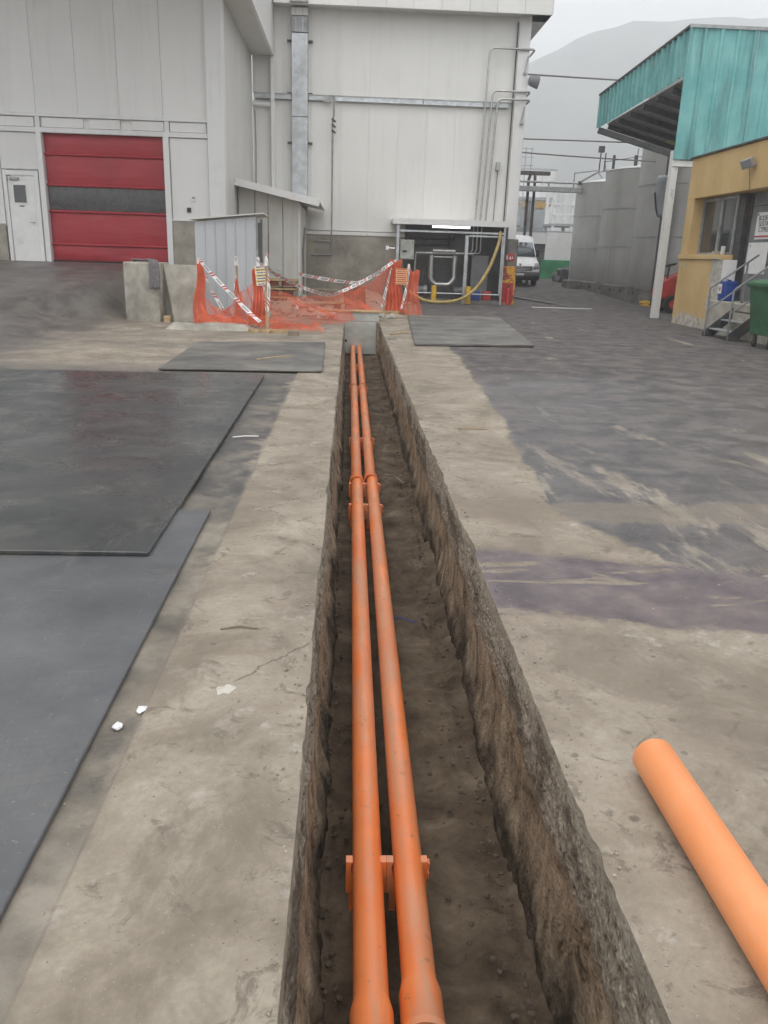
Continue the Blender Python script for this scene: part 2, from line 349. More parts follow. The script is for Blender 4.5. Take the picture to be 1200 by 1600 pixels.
def plate_mat(name, tread, c0, c1, c2, rr, dustw=0.5):
    k = NT(name); x, y, z = k.xyz()
    c = k.ramp(k.noise(1.2, 7, 0.62, 0.3), [(0.36, c0), (0.52, c1), (0.68, c2)])
    c = k.mix(k.mr(k.noise(1.0, 8, 0.74, 0.3, sc=(0.8, 2.0, 1)), 0.60, 0.72, 0, dustw), c, (0.16, 0.148, 0.125))
    c = k.mix(k.mr(k.noise(0.9, 6, 0.66), 0.57, 0.70, 0, dustw*0.7), c, (0.115, 0.1, 0.08))
    c = k.mix(k.mr(k.noise(60, 3), 0.66, 0.74, 0, 0.6), c, (0.26, 0.24, 0.21))
    scr = k.ma('MAXIMUM', k.mr(k.noise(1.0, 6, 0.75, 0.1, sc=(26, 1.6, 1)), 0.60, 0.66), k.mr(k.noise(1.0, 6, 0.75, 0.1, sc=(1.8, 22, 1)), 0.61, 0.67))
    c = k.mix(k.ma('MULTIPLY', scr, 0.35), c, (0.17, 0.165, 0.155))
    c = k.mix(k.mr(k.noise(3.0, 8, 0.75, 0.4), 0.55, 0.68, 0, dustw), c, (0.135, 0.125, 0.108))
    r = k.mr(k.noise(1.4, 7, 0.66), 0.36, 0.64, rr-0.08, rr+0.14)
    h = k.noise(18, 8, 0.65)
    if tread:
        br = k.n('ShaderNodeTexBrick'); br.inputs['Scale'].default_value = 14.0; br.inputs['Mortar Size'].default_value = 0.06
        br.inputs['Mortar Smooth'].default_value = 0.6; br.inputs['Row Height'].default_value = 0.5; br.inputs['Brick Width'].default_value = 0.8
        k.put(br.inputs['Vector'], k.comb(k.ma('ADD', x, k.ma('MULTIPLY', y, 0.2)), k.ma('SUBTRACT', y, k.ma('MULTIPLY', x, 0.2)), 0.0))
        wear = k.mr(k.noise(1.1, 6, 0.7), 0.52, 0.66, 0, 0.6)
        h = k.ma('SUBTRACT', h, k.ma('MULTIPLY', k.ma('MULTIPLY', br.outputs['Fac'], wear), 0.5))
        c = k.mix(k.ma('MULTIPLY', k.ma('MULTIPLY', br.outputs['Fac'], wear), 0.45), c, (0.03, 0.031, 0.034))
    MATS[name] = k.done(c, r, k.bump(h, 0.09, 0.006), spec=0.55)
plate_mat('plate_tread', True, (0.062, 0.064, 0.068), (0.09, 0.092, 0.096), (0.12, 0.12, 0.12), 0.44, 0.55)
plate_mat('plate_flat', False, (0.030, 0.033, 0.034), (0.044, 0.047, 0.047), (0.066, 0.066, 0.062), 0.28, 0.55)
plate_mat('plate_dusty', False, (0.075, 0.072, 0.067), (0.125, 0.118, 0.105), (0.2, 0.185, 0.16), 0.62)

def pipe_mat():
    k = NT('orange_pvc'); x, y, z = k.xyz()
    c = k.ramp(k.noise(2.0, 6, 0.6), [(0.38, (0.74, 0.165, 0.032)), (0.62, (0.84, 0.225, 0.055))])
    patch = k.noise(1.0, 5, 0.55, 0.2, sc=(7, 0.62, 1))
    dust = k.mr(patch, 0.46, 0.53, 0.08, 0.62)
    dust = k.ma('MULTIPLY', dust, k.mr(k.noise(24, 7, 0.7), 0.25, 0.6, 0.7, 1.0))
    c = k.mix(dust, c, (0.44, 0.225, 0.135))
    c = k.mix(k.mr(k.noise(75, 2), 0.72, 0.78, 0, 0.7), c, (0.45, 0.38, 0.3))
    nz = k.n('ShaderNodeSeparateXYZ'); k.put(nz.inputs[0], k.g.outputs['Normal'])
    top = k.ma('MULTIPLY', k.mr(nz.outputs[2], 0.55, 0.98), k.mr(k.noise(3.0, 7, 0.7, sc=(4, 0.8, 1)), 0.42, 0.6, 0.05, 0.45))
    c = k.mix(top, c, (0.42, 0.29, 0.2))
    c = k.mix(k.mr(k.noise(26, 5, 0.7), 0.63, 0.68, 0, 0.75), c, (0.2, 0.125, 0.08))
    MATS['pvc'] = k.done(c, k.mr(dust, 0, 0.6, 0.32, 0.62), k.bump(k.noise(40, 4), 0.06, 0.003))
    k = NT('orange_pvc_new')
    c = k.ramp(k.noise(3.0, 6, 0.6), [(0.38, (0.78, 0.27, 0.095)), (0.62, (0.82, 0.32, 0.13))])
    c = k.mix(k.mr(k.noise(60, 4), 0.60, 0.72, 0, 0.35), c, (0.5, 0.3, 0.17))
    c = k.mix(k.mr(k.noise(1.0, 6, 0.7, 0.2, sc=(30, 3.5, 30)), 0.58, 0.70, 0, 0.4), c, (0.55, 0.36, 0.24))
    MATS['pvc_new'] = k.done(c, 0.42, k.bump(k.noise(50, 3), 0.04, 0.002))
pipe_mat()
def wall_mat(name, c, grime, period=0.0, streak=0.35, axis='x'):
    k = NT(name); x, y, z = k.xyz()
    f = k.noise(0.5, 6, 0.6)
    cc = k.ramp(f, [(0.3, tuple(v*0.93 for v in c)), (0.7, c)])
    st = k.noise(1.0, 8, 0.68, 0.1, sc=(3.0, 3.0, 0.22))
    cc = k.mix(k.mr(st, 0.52, 0.78, 0, streak), cc, grime)
    cc = k.mix(k.mr(k.noise(0.6, 8, 0.68), 0.56, 0.76, 0, streak*0.9), cc, grime)
    cc = k.mix(1.0, cc, k.ramp(k.rnd(), [(0, (0.94,)*3), (1, (1.0,)*3)]), 'MULTIPLY')
    h = k.noise(3.0, 4)
    if period:
        a = x if axis == 'x' else y
        w_ = k.ma('ABSOLUTE', k.ma('SUBTRACT', k.ma('FRACT', k.ma('DIVIDE', a, period)), 0.5))
        h = k.ma('ADD', k.ma('MULTIPLY', h, 0.25), k.mr(w_, 0.0, 0.08))
    MATS[name] = k.done(cc, k.mr(f, 0.3, 0.7, 0.42, 0.6), k.bump(h, 0.25, 0.006))
wall_mat('panel_left', (0.76, 0.75, 0.725), (0.45, 0.43, 0.39), 0, 0.3)
wall_mat('panel_back', (0.77, 0.76, 0.725), (0.48, 0.465, 0.42), 0.23, 0.28)
wall_mat('panel_side', (0.66, 0.645, 0.61), (0.40, 0.385, 0.35), 0.35, 0.45, 'y')
wall_mat('white_steel', (0.77, 0.765, 0.75), (0.40, 0.37, 0.32), 0, 0.4)
wall_mat('shed_white', (0.66, 0.65, 0.61), (0.36, 0.34, 0.29), 0, 0.5)
wall_mat('shed_grey', (0.47, 0.49, 0.505), (0.24, 0.24, 0.23), 0, 0.35)
simple('plinth', (0.31, 0.285, 0.24), 0.85, 0.22, 1.6, bump=0.3, grime=(0.15, 0.135, 0.11), gs=0.9, gthr=(0.5, 0.72))
simple('concrete_block', (0.36, 0.335, 0.285), 0.88, 0.22, 3, bump=0.4, bscale=25, grime=(0.17, 0.155, 0.125), gthr=(0.48, 0.7))
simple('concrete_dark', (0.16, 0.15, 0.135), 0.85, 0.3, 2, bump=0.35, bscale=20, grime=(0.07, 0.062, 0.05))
def door_mat():
    k = NT('red_curtain'); x, y, z = k.xyz()
    c = k.ramp(k.noise(1.2, 7, 0.6), [(0.3, (0.30, 0.013, 0.022)), (0.7, (0.385, 0.024, 0.034))])
    c = k.mix(k.mr(k.noise(1.4, 8, 0.68, sc=(0.7, 1, 2)), 0.55, 0.75, 0, 0.4), c, (0.30, 0.075, 0.08))
    MATS['red_curtain'] = k.done(c, 0.45, k.bump(k.noise(2.2, 5, sc=(0.6, 1, 2)), 0.35, 0.05))
door_mat()
simple('vision', (0.07, 0.065, 0.065), 0.3, 0.3, 5, bump=0.1)
simple('galv', (0.50, 0.52, 0.53), 0.38, 0.18, 4, metal=0.85, bump=0.08, grime=(0.32, 0.32, 0.31), gs=2)
simple('galv_dull', (0.36, 0.37, 0.37), 0.55, 0.2, 5, metal=0.5, bump=0.1, grime=(0.2, 0.19, 0.17))
simple('steel_pipe', (0.47, 0.46, 0.44), 0.36, 0.15, 8, metal=0.8, bump=0.05)
simple('dark_steel', (0.07, 0.07, 0.07), 0.55, 0.3, 6, metal=0.3, bump=0.1, grime=(0.13, 0.1, 0.075))
simple('grey_paint', (0.20, 0.205, 0.21), 0.6, 0.2, 2, bump=0.1, grime=(0.1, 0.1, 0.098))
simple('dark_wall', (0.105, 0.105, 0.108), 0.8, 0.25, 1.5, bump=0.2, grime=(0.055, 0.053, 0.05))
simple('box_grey', (0.42, 0.43, 0.40), 0.5, 0.1, 6, bump=0.05, grime=(0.3, 0.29, 0.26))
simple('yellow_paint', (0.62, 0.37, 0.03), 0.5, 0.15, 6, bump=0.1, grime=(0.3, 0.19, 0.05), gs=4)
simple('hose_yellow', (0.42, 0.31, 0.10), 0.55, 0.2, 8, bump=0.1, grime=(0.24, 0.18, 0.09), gs=3)
simple('red_paint', (0.42, 0.03, 0.025), 0.42, 0.2, 5, bump=0.08, grime=(0.2, 0.03, 0.025), gs=3)
simple('blue_plastic', (0.02, 0.055, 0.26), 0.42, 0.15, 6, bump=0.08)
simple('black_plastic', (0.022, 0.022, 0.024), 0.5, 0.25, 8, bump=0.1)
simple('rubber', (0.02, 0.019, 0.018), 0.85, 0.3, 10, bump=0.2)
simple('white_paint', (0.74, 0.735, 0.72), 0.4, 0.05, 4, bump=0.03, grime=(0.55, 0.53, 0.5), gs=2)
simple('paper', (0.74, 0.73, 0.70), 0.7, 0.06, 8, bump=0.1)
simple('wood_pale', (0.42, 0.29, 0.155), 0.75, 0.25, 5, bump=0.3, bscale=30, grime=(0.24, 0.17, 0.1), gsc=(6, 6, 1), gs=2)
simple('wood_old', (0.24, 0.19, 0.14), 0.85, 0.3, 6, bump=0.4, bscale=30, grime=(0.12, 0.095, 0.07), gs=3)
simple('brick_red', (0.26, 0.095, 0.06), 0.85, 0.3, 8, bump=0.4, bscale=30, grime=(0.16, 0.08, 0.06), gs=3)
simple('sand', (0.32, 0.265, 0.205), 0.95, 0.22, 3, bump=0.7, bscale=25, bd=0.02, grime=(0.2, 0.165, 0.125))
simple('net_orange', (0.74, 0.15, 0.07), 0.6, 0.1, 5, bump=0)
simple('green_bin', (0.032, 0.115, 0.05), 0.5, 0.25, 2.5, bump=0.12, grime=(0.055, 0.13, 0.08), gs=2.5)
simple('green_paint', (0.03, 0.19, 0.085), 0.6, 0.25, 2, bump=0.1, grime=(0.05, 0.1, 0.055))
simple('foil', (0.7, 0.7, 0.71), 0.35, 0.15, 20, bump=0.5, bscale=60, bd=0.01)
simple('cloth_grey', (0.16, 0.145, 0.15), 0.95, 0.3, 30, bump=0.6, bscale=70, bd=0.01)
simple('gravel', (0.30, 0.265, 0.21), 0.9, 0.4, 2, bump=0.3, rnd=0.3)
simple('clod', (0.085, 0.066, 0.048), 0.95, 0.35, 5, bump=0.5)
simple('hill', (0.085, 0.09, 0.062), 0.95, 0.35, 0.02, bump=0, grime=(0.14, 0.12, 0.09), gs=0.012)
simple('van_white', (0.76, 0.765, 0.77), 0.3, 0.03, 3, bump=0, spec=0.6)
simple('chrome', (0.6, 0.6, 0.6), 0.2, 0.1, 5, metal=0.9, bump=0)
simple('plastic_sheet', (0.33, 0.36, 0.38), 0.35, 0.15, 2, bump=0.15, bscale=6, bd=0.02)
k = NT('roof_light'); MATS['roof_light'] = k.done((0.5, 0.5, 0.28), 0.5, trans=0.35)
simple('mortar', (0.48, 0.45, 0.4), 0.9, 0.15, 30, bump=0.4)
simple('cable_grey', (0.2, 0.19, 0.18), 0.6, 0.1, 3, bump=0)
simple('far_white', (0.66, 0.66, 0.65), 0.6, 0.1, 0.6, bump=0, grime=(0.45, 0.44, 0.42))
simple('far_grey', (0.32, 0.34, 0.35), 0.6, 0.15, 0.8, bump=0)
simple('ochre', (0.42, 0.27, 0.1), 0.7, 0.15, 1, bump=0)
def tank_mat():
    k = NT('tank_steel'); x, y, z = k.xyz()
    c = k.ramp(k.noise(0.7, 7, 0.6), [(0.3, (0.40, 0.395, 0.38)), (0.7, (0.50, 0.495, 0.48))])
    c = k.mix(k.mr(k.noise(1.0, 8, 0.65, sc=(2.5, 2.5, 0.2)), 0.5, 0.75, 0, 0.4), c, (0.24, 0.225, 0.2))
    low = k.mr(k.ma('ADD', z, k.ma('MULTIPLY', k.noise(0.8, 6), 1.2)), 2.3, 1.2)
    c = k.mix(k.ma('MULTIPLY', low, 0.5), c, (0.17, 0.16, 0.145))
    MATS['tank_steel'] = k.done(c, k.mr(k.noise(1.1, 7), 0.3, 0.7, 0.42, 0.58), k.bump(k.noise(1.3, 3), 0.12, 0.03), 0.55)
tank_mat()
def teal_mat():
    k = NT('teal_sheet'); x, y, z = k.xyz()
    c = k.ramp(k.noise(1.2, 7, 0.6), [(0.38, (0.115, 0.36, 0.35)), (0.62, (0.185, 0.45, 0.435))])
    c = k.mix(k.mr(k.noise(1.0, 9, 0.7, 0.2, sc=(1.9, 1.9, 0.3)), 0.49, 0.66, 0, 0.75), c, (0.065, 0.165, 0.17))
    c = k.mix(k.mr(k.noise(1.5, 8, 0.68, 0.2, sc=(2.6, 2.6, 0.25)), 0.58, 0.72, 0, 0.5), c, (0.36, 0.60, 0.57))
    MATS['teal'] = k.done(c, 0.5, k.bump(k.noise(4, 5), 0.1, 0.01))
teal_mat()
def yellow_mat():
    k = NT('yellow_wall'); x, y, z = k.xyz()
    c = k.ramp(k.noise(1.0, 8, 0.62), [(0.38, (0.51, 0.35, 0.15)), (0.62, (0.59, 0.42, 0.195))])
    c = k.mix(k.mr(k.noise(2.5, 9, 0.7), 0.6, 0.75, 0, 0.5), c, (0.36, 0.235, 0.10))
    n = k.noise(2.2, 9, 0.68, 0.3)
    # flaked-off paint: along the foot and beside the door
    foot = k.mr(k.ma('ADD', z, k.ma('MULTIPLY', k.ma('SUBTRACT', n, 0.5), 1.5)), 0.30, 0.24)
    y_ = k.ma('ADD', y, k.ma('MULTIPLY', k.ma('SUBTRACT', n, 0.5), 1.1))
    side = k.ma('MULTIPLY', k.mr(y_, 20.78, 20.72), k.mr(k.ma('ADD', z, k.ma('MULTIPLY', n, 0.4)), 1.92, 1.88))
    side = k.ma('MULTIPLY', side, k.mr(k.ma('ADD', z, k.ma('MULTIPLY', n, 0.8)), 0.85, 0.95))
    peel = k.ma('MAXIMUM', foot, side)
    pl = k.ramp(k.noise(6, 8, 0.7), [(0.35, (0.27, 0.245, 0.2)), (0.6, (0.55, 0.525, 0.47)), (0.8, (0.66, 0.64, 0.59))])
    c = k.mix(peel, c, pl)
    MATS['yellow_wall'] = k.done(c, 0.8, k.bump(k.ma('SUBTRACT', k.noise(30, 5), k.ma('MULTIPLY', peel, 0.8)), 0.3, 0.008))
    k = NT('flaked_white'); n = k.noise(3.0, 10, 0.75, 0.4, sc=(1, 1, 0.6))
    c = k.mix(k.mr(n, 0.58, 0.6), (0.64, 0.63, 0.6), (0.2, 0.16, 0.12))
    MATS['flaked_white'] = k.done(c, 0.6, k.bump(n, 0.3, 0.01))
yellow_mat()
def glass_mat(name, c, rough=0.05):
    k = NT(name); MATS[name] = k.done(c, rough, k.bump(k.noise(0.9, 2), 0.03, 0.02), spec=0.7)
glass_mat('window_glass', (0.05, 0.055, 0.055)); glass_mat('windscreen', (0.06, 0.075, 0.085)); glass_mat('headlight', (0.25, 0.26, 0.27), 0.1)
def tape_mat():
    k = NT('barrier_tape'); uvn = k.n('ShaderNodeUVMap'); u, v, _ = k.xyz(uvn.outputs[0])
    d = k.ma('FRACT', k.ma('ADD', k.ma('MULTIPLY', u, 2.2), k.ma('MULTIPLY', v, 0.16)))
    red = k.ma('MULTIPLY', k.mr(d, 0.0, 0.01), k.mr(d, 0.27, 0.26))
    gap = k.ma('MULTIPLY', k.mr(d, 0.10, 0.11), k.mr(d, 0.17, 0.16))
    red = k.ma('MULTIPLY', red, k.ma('SUBTRACT', 1.0, gap))
    txt = k.ma('MULTIPLY', k.ma('MULTIPLY', k.mr(d, 0.46, 0.47), k.mr(d, 0.92, 0.91)), k.ma('MULTIPLY', k.mr(v, 0.2, 0.22), k.mr(v, 0.8, 0.78)))
    let = k.mr(k.ma('FRACT', k.ma('MULTIPLY', d, 19.0)), 0.42, 0.44)
    c = k.mix(red, (0.76, 0.75, 0.73), (0.50, 0.06, 0.055))
    c = k.mix(k.ma('MULTIPLY', txt, let), c, (0.04, 0.04, 0.045))
    MATS['tape'] = k.done(c, 0.45)
tape_mat()
def notice_mat(name, base, ink, rows, band=None):
    """paper notice: lines of small print (UV)"""
    k = NT(name); uvn = k.n('ShaderNodeUVMap'); u, v, _ = k.xyz(uvn.outputs[0])
    r = k.ma('FRACT', k.ma('MULTIPLY', v, rows)); line = k.ma('MULTIPLY', k.mr(r, 0.3, 0.32), k.mr(r, 0.72, 0.7))
    word = k.mr(k.noise(1.0, 2, 0.5, 0, v=k.comb(k.ma('MULTIPLY', u, 16.0), k.ma('FLOOR', k.ma('MULTIPLY', v, rows)), 0.0)), 0.42, 0.45)
    mar = k.ma('MULTIPLY', k.mr(u, 0.1, 0.11), k.mr(u, 0.9, 0.89))
    c = base
    if band: c = k.mix(k.mr(k.ma('FRACT', k.ma('MULTIPLY', v, rows/2)), 0.5, 0.52), base, band)
    c = k.mix(k.ma('MULTIPLY', k.ma('MULTIPLY', line, word), mar), c, ink)
    MATS[name] = k.done(c, 0.6)
notice_mat('notice_yellow', (0.72, 0.68, 0.55), (0.05, 0.06, 0.2), 7, (0.74, 0.55, 0.16))
notice_mat('notice_red', (0.72, 0.42, 0.25), (0.35, 0.05, 0.04), 8, (0.70, 0.30, 0.12))
def cabinet_mat():
    k = NT('painted_pillar'); n = k.noise(3.2, 4, 0.55, 1.2)
    c = k.ramp(n, [(0.36, (0.16, 0.02, 0.025)), (0.46, (0.34, 0.05, 0.03)), (0.5, (0.58, 0.33, 0.03)), (0.62, (0.52, 0.28, 0.03)), (0.66, (0.09, 0.05, 0.03))])
    MATS['painted_pillar'] = k.done(c, 0.55, k.bump(k.noise(30, 4), 0.1, 0.004))
cabinet_mat()
k = NT('tube_light'); MATS['tube_light'] = k.done((0.9, 0.9, 0.9), 0.4, emit=((0.95, 0.97, 1.0), 2.2))

# ------------------------------------------------------------------ ground and trench
TL, TR, TY0, TY1, TD = -0.13, 0.71, -3.0, 20.1, -0.80
def zg(x, y):
    x = np.asarray(x, float); y = np.asarray(y, float)
    tt_ = np.clip((y-11.5)/(23.0-11.5), 0, 1); ramp = 1.12*(0.75*tt_+0.25*tt_*tt_*(3-2*tt_))*(1-np.clip((x-(-7.2+1.5*sstep(16, 19, y)))/(-5.02-(-7.2+1.5*sstep(16, 19, y))), 0, 1)**2*(3-2*np.clip((x-(-7.2+1.5*sstep(16, 19, y)))/(-5.02-(-7.2+1.5*sstep(16, 19, y))), 0, 1)))
    rear = 0.033*np.clip(y-34, 0, 40)
    step = -0.015*(1-sstep(-0.71, -0.69, x))*(1-sstep(11, 12.5, y))
    und = 0.010*fbm(x*0.45, y*0.45, seed=3, o=3)*sstep(0.9, 1.6, np.abs(x-0.29))*(1-sstep(40, 60, y))*sstep(0, 3, y)
    return ramp + rear + step + und*(1-sstep(1.0, 3.5, np.abs(x+2.6))*0) 
def zf(x, y): return float(zg(x, y))
yt = [0.8]
while yt[-1] < TY1: yt.append(yt[-1]*1.0085)
yt = np.array(yt); yt = 0.8+(yt-0.8)*(TY1-0.8)/(yt[-1]-0.8)
ytr = np.concatenate([np.linspace(TY0, 0.7, 14), yt])
def edgeL(y): return TL + 0.004*fbm(y*1.1, 0*y, seed=11, o=3) + 0.009*np.maximum(0, fbm(y*6, 0*y, seed=12, o=4)-0.25)*-2
def edgeR(y): return TR + 0.005*fbm(y*0.9, 0*y, seed=13, o=3) + 0.010*np.maximum(0, fbm(y*5, 0*y, seed=14, o=4)-0.2)*2
xs = np.concatenate([[-3000, -1500, -700, -300, -120, -60, -35, -24, -18], np.linspace(-14, -7, 15), np.linspace(-6.6, -4.6, 12), np.linspace(-4.3, -1.0, 16),
                     [-0.85, -0.735, -0.71, -0.703, -0.697, -0.69, -0.6, -0.48, -0.36, -0.25, TL], [TR, 0.8, 0.92, 1.06, 1.2, 1.4, 1.7], np.linspace(2, 12, 34), [13, 15, 18, 24, 35, 60, 120, 300, 700, 1500, 3000]])
jL = int(np.argmin(abs(xs-TL))); jR = jL+1
ysall = np.concatenate([[-400, -120, -40, -15, -7], ytr, np.linspace(20.4, 34, 40), np.linspace(35, 76, 28), [90, 130, 220, 400, 700, 1200, 2000, 3200]])
X, Y = np.meshgrid(xs, ysall, indexing='ij'); X = X.copy()
iy0, iy1 = 5, 5+len(ytr)-1
yy = ysall[iy0:iy1+1]
X[jL, iy0:iy1+1] = edgeL(yy); X[jR, iy0:iy1+1] = edgeR(yy)
Z = zg(X, Y)
Z[jL, :iy1+1] = 0; Z[jR, :iy1+1] = 0
chipL = 0.010*np.maximum(0, fbm(yy*7, 0*yy, seed=21)); chipR = 0.012*np.maximum(0, fbm(yy*6, 0*yy, seed=22))
Z[jL, iy0:iy1+1] -= chipL; Z[jR, iy0:iy1+1] -= chipR
hole = np.zeros((len(xs)-1, len(ysall)-1), bool); hole[jL, iy0:iy1] = True
struct(grid_obj('ground', np.stack([X, Y, Z], -1), 'ground', hole=hole))
def trench_wall(name, edge, chip, sgn, seed, batter=0.0):
    """sgn +1: right wall (outward +x). Saw-cut slab, broken concrete under it, dug soil, crumbled foot."""
    t = np.concatenate([[0], np.linspace(0.008, 0.27, 26), np.linspace(0.29, 0.8, 36), [0.9]])
    Yw, T = np.meshgrid(ytr, t, indexing='ij')
    d = 0.0
    conc = sstep(0.045, 0.075, T+0.05*fbm(Yw*1.7, T*0, seed=seed+5, o=3))*(1-sstep(0.30, 0.42, T+0.08*fbm(Yw*1.3, T*0, seed=seed+6)))
    d = d - conc*(0.0075*fbm(Yw*15, T*17, seed=seed, o=5, g=0.68) + 0.002)
    soil = sstep(0.26, 0.36, T)
    d = d + soil*(0.007*fbm(Yw*12, T*4.5, seed=seed+1, o=4) + 0.009*fbm(Yw*1.5, T*2.5, seed=seed+2, o=3) + 0.010)
    d = d - sstep(0.56, 0.8, T)*(0.035+0.014*fbm(Yw*3.4, T*3, seed=seed+3, o=4)) - sstep(0.5, 0.62, T)*0.006*fbm(Yw*14, T*14, seed=seed+4, o=3)
    d = d - batter*T/0.8
    Xw = edge(Yw) + sgn*np.where(T > 0, d, 0)
    Zw = -T - np.where(T == 0, np.interp(Yw, yy, chip), 0)
    P = np.stack([Xw, Yw, Zw], -1)
    if sgn < 0: P = P[:, ::-1]
    return struct(grid_obj(name, P, 'trench_side', smooth=60))
trench_wall('trench_wall', edgeL, chipL, -1, 40, 0.045)
trench_wall('trench_wall', edgeR, chipR, 1, 70)
xf = np.linspace(-0.19, 0.78, 58)
Xf, Yf = np.meshgrid(xf, ytr, indexing='ij')
Zf = TD + 0.022*fbm(Xf*3, Yf*1.6, seed=90, o=4) + 0.010*fbm(Xf*9, Yf*9, seed=91, o=3)
foot = np.maximum(0, fbm(Xf*4.5, Yf*2.6, seed=92, o=2)-0.25)
Zf = Zf - 0.03*foot*(1+0.8*np.sin(Yf*75+3*np.sin(Xf*20)))*sstep(0.3, 0.36, Xf)
Zf = Zf + 0.05*sstep(0.60, 0.75, Xf) + 0.04*(1-sstep(-0.15, -0.02, Xf))
Zf = np.minimum(Zf, TD+0.05+0.1*sstep(0.55, 0.75, Xf)+0.1*(1-sstep(-0.16, 0.0, Xf)))
struct(grid_obj('trench_floor', np.stack([Xf, Yf, Zf], -1), 'trench_soil', smooth=60))
mb = MB(); mb.box(-0.3, 0.9, TY1+0.03, TY1+0.2, -1.0, -0.02); struct(mb.build('trench_end', 'trench_side'))

# ------------------------------------------------------------------ hills behind the yard
hx = np.linspace(-900, 1700, 131); hy = np.linspace(520, 1500, 50)
HX, HY = np.meshgrid(hx, hy, indexing='ij')
ridge = np.interp(HX, [-900, -200, 60, 176, 193, 234, 265, 306, 356, 431, 500, 800, 1200, 1700], [150, 170, 190, 202, 208, 229, 242, 254, 254, 260, 266, 280, 240, 200])
ridge = ridge + 2.0*fbm(HX*0.05, HX*0, seed=5, o=3)
t = sstep(540, 1000, HY)
HZ = -2 + (ridge+2)*(t**1.1) - 40*sstep(1000, 1500, HY) + 16*fbm(HX*0.008, HY*0.008, seed=6, o=5)*np.sin(PI*np.clip(t, 0, 1))
struct(grid_obj('hills', np.stack([HX, HY, HZ], -1), 'hill'))

# ------------------------------------------------------------------ steel plates over the yard
def plate(poly, thick, z, mat, label, tilt=None):
    """polygon sheet, bevelled; tilt=(y0, z0, y1, z1) gives the underside height along y"""
    mb = MB()
    n = len(poly)
    def b(y): return z if tilt is None else tilt[1]+(tilt[3]-tilt[1])*(y-tilt[0])/(tilt[2]-tilt[0])
    mb.add([(p[0], p[1], b(p[1])) for p in poly]+[(p[0], p[1], b(p[1])+thick) for p in poly],
           [tuple(range(n-1, -1, -1)), tuple(range(n, 2*n))]+[(i, (i+1) % n, n+(i+1) % n, n+i) for i in range(n)])
    return tag(mb.build('steel_plate', mat, bev=0.004), label, 'steel plate', 'steel plates laid on the yard')
plate([(-4.6, -2.5), (-0.78, -2.5), (-0.845, 4.85), (-4.6, 4.85)], 0.022, -0.013, 'plate_tread', 'blue-grey tread-patterned steel plate nearest the viewer, bottom left')
plate([(-7.4, 4.0), (-1.03, 4.02), (-1.10, 10.72), (-7.4, 10.55)], 0.024, 0, 'plate_flat', 'big dark shiny steel plate lapped over the nearer tread plate', tilt=(4.0, 0.0105, 10.7, -0.004))
plate([(-2.53, 10.95), (-0.36, 11.1), (-0.43, 14.9), (-2.62, 14.4)], 0.02, 0.012, 'plate_dusty', 'dusty grey-brown plate beside the far left edge of the trench')
plate([(1.19, 14.87), (3.45, 15.2), (4.1, 22.7), (1.56, 22.3)], 0.035, 0.012, 'plate_dusty', 'thick dusty plate on the right of the trench before the shelter')

# ------------------------------------------------------------------ orange pipes in the trench
PZ = -0.60
def pipeline(px, r, y_near, joints, label):
    t = thing('sewer_pipe', (px, y_near, PZ-r), label, 'pipe', 'orange pipes laid in the trench')
    ends = [y_near]+joints+[20.08]
    for i in range(len(ends)-1):
        a, b = ends[i], ends[i+1]
        w1 = 0.006*math.sin(i*2.1+px*9)
        mb = MB(); ri = r-0.004
        # bell socket mouth at the near end, plain spigot pushed into the next socket
        R1 = r+0.011
        prof = [(R1-0.005, 0.10), (R1-0.005, 0.0), (R1+0.004, 0.0), (R1+0.004, 0.02), (R1, 0.028), (R1, 0.15), (r, 0.20), (r, 1.5), (r, 3.0), (r, b-a+(0.09 if i < len(ends)-2 else 0))]
        M = Matrix.Translation((px+w1, a, PZ)) @ Matrix.Rotation(-PI/2, 4, 'X')
        mb.lathe(prof, 28, M)
        mb.lathe([(R1-0.005, 0.10), (ri, 0.19), (ri, 1.2)], 28, M)
        mb.build('pipe_length', 'pvc', t, smooth=35)
        mb = MB(); mb.lathe([(R1-0.006, -0.002), (R1+0.007, -0.002), (R1+0.007, 0.022), (R1+0.001, 0.026)], 28, M); mb.build('socket_ring', 'pvc', t, smooth=40)
    return t
pipeline(0.096, 0.055, 1.69, [7.72, 13.72], 'left orange sewer pipe lying along the trench bottom')
pipeline(0.2465, 0.055, 1.755, [7.80, 13.80], 'right orange sewer pipe in the trench, its open socket nearest the viewer')
def spacer(y):
    t = thing('pipe_spacer', (0.171, y, TD), 'spacer', 'spacer', 'orange spacer blocks clamping the two pipes')
    for cx in (0.096, 0.2465):
        mb = MB(); h0, h1, wd, th = -0.66, -0.572, 0.0745, 0.036
        pts = [(-wd, 0.0), (wd, 0.0), (wd, h1-h0), (0.056, h1-h0)]
        arc = [(0.0575*math.cos(a), (PZ-h0)+0.0575*math.sin(a)) for a in np.linspace(0.5, -PI-0.5, 15)]
        pts = [(-wd, -0.05), (wd, -0.05), (wd, h1-h0)] + arc + [(-wd, h1-h0)]
        M = Matrix.Translation((cx, y+th/2, h0)) @ Matrix.Rotation(PI/2, 4, 'X')
        mb.prism(pts, 0, th, M); mb.build('saddle', 'pvc', t)
        for q in (-0.05, 0.05):
            mb = MB(); mb.box(cx+q-0.012, cx+q+0.012, y-0.012, y+0.012, TD+0.0, h0-0.051); mb.build('foot', 'pvc', t)
    for zz in (-0.594, -0.638):
        mb = MB(); mb.box(0.322, 0.331, y-0.014, y+0.014, zz-0.014, zz+0.014); mb.build('side_lug', 'pvc', t, bev=0.003)
    return t
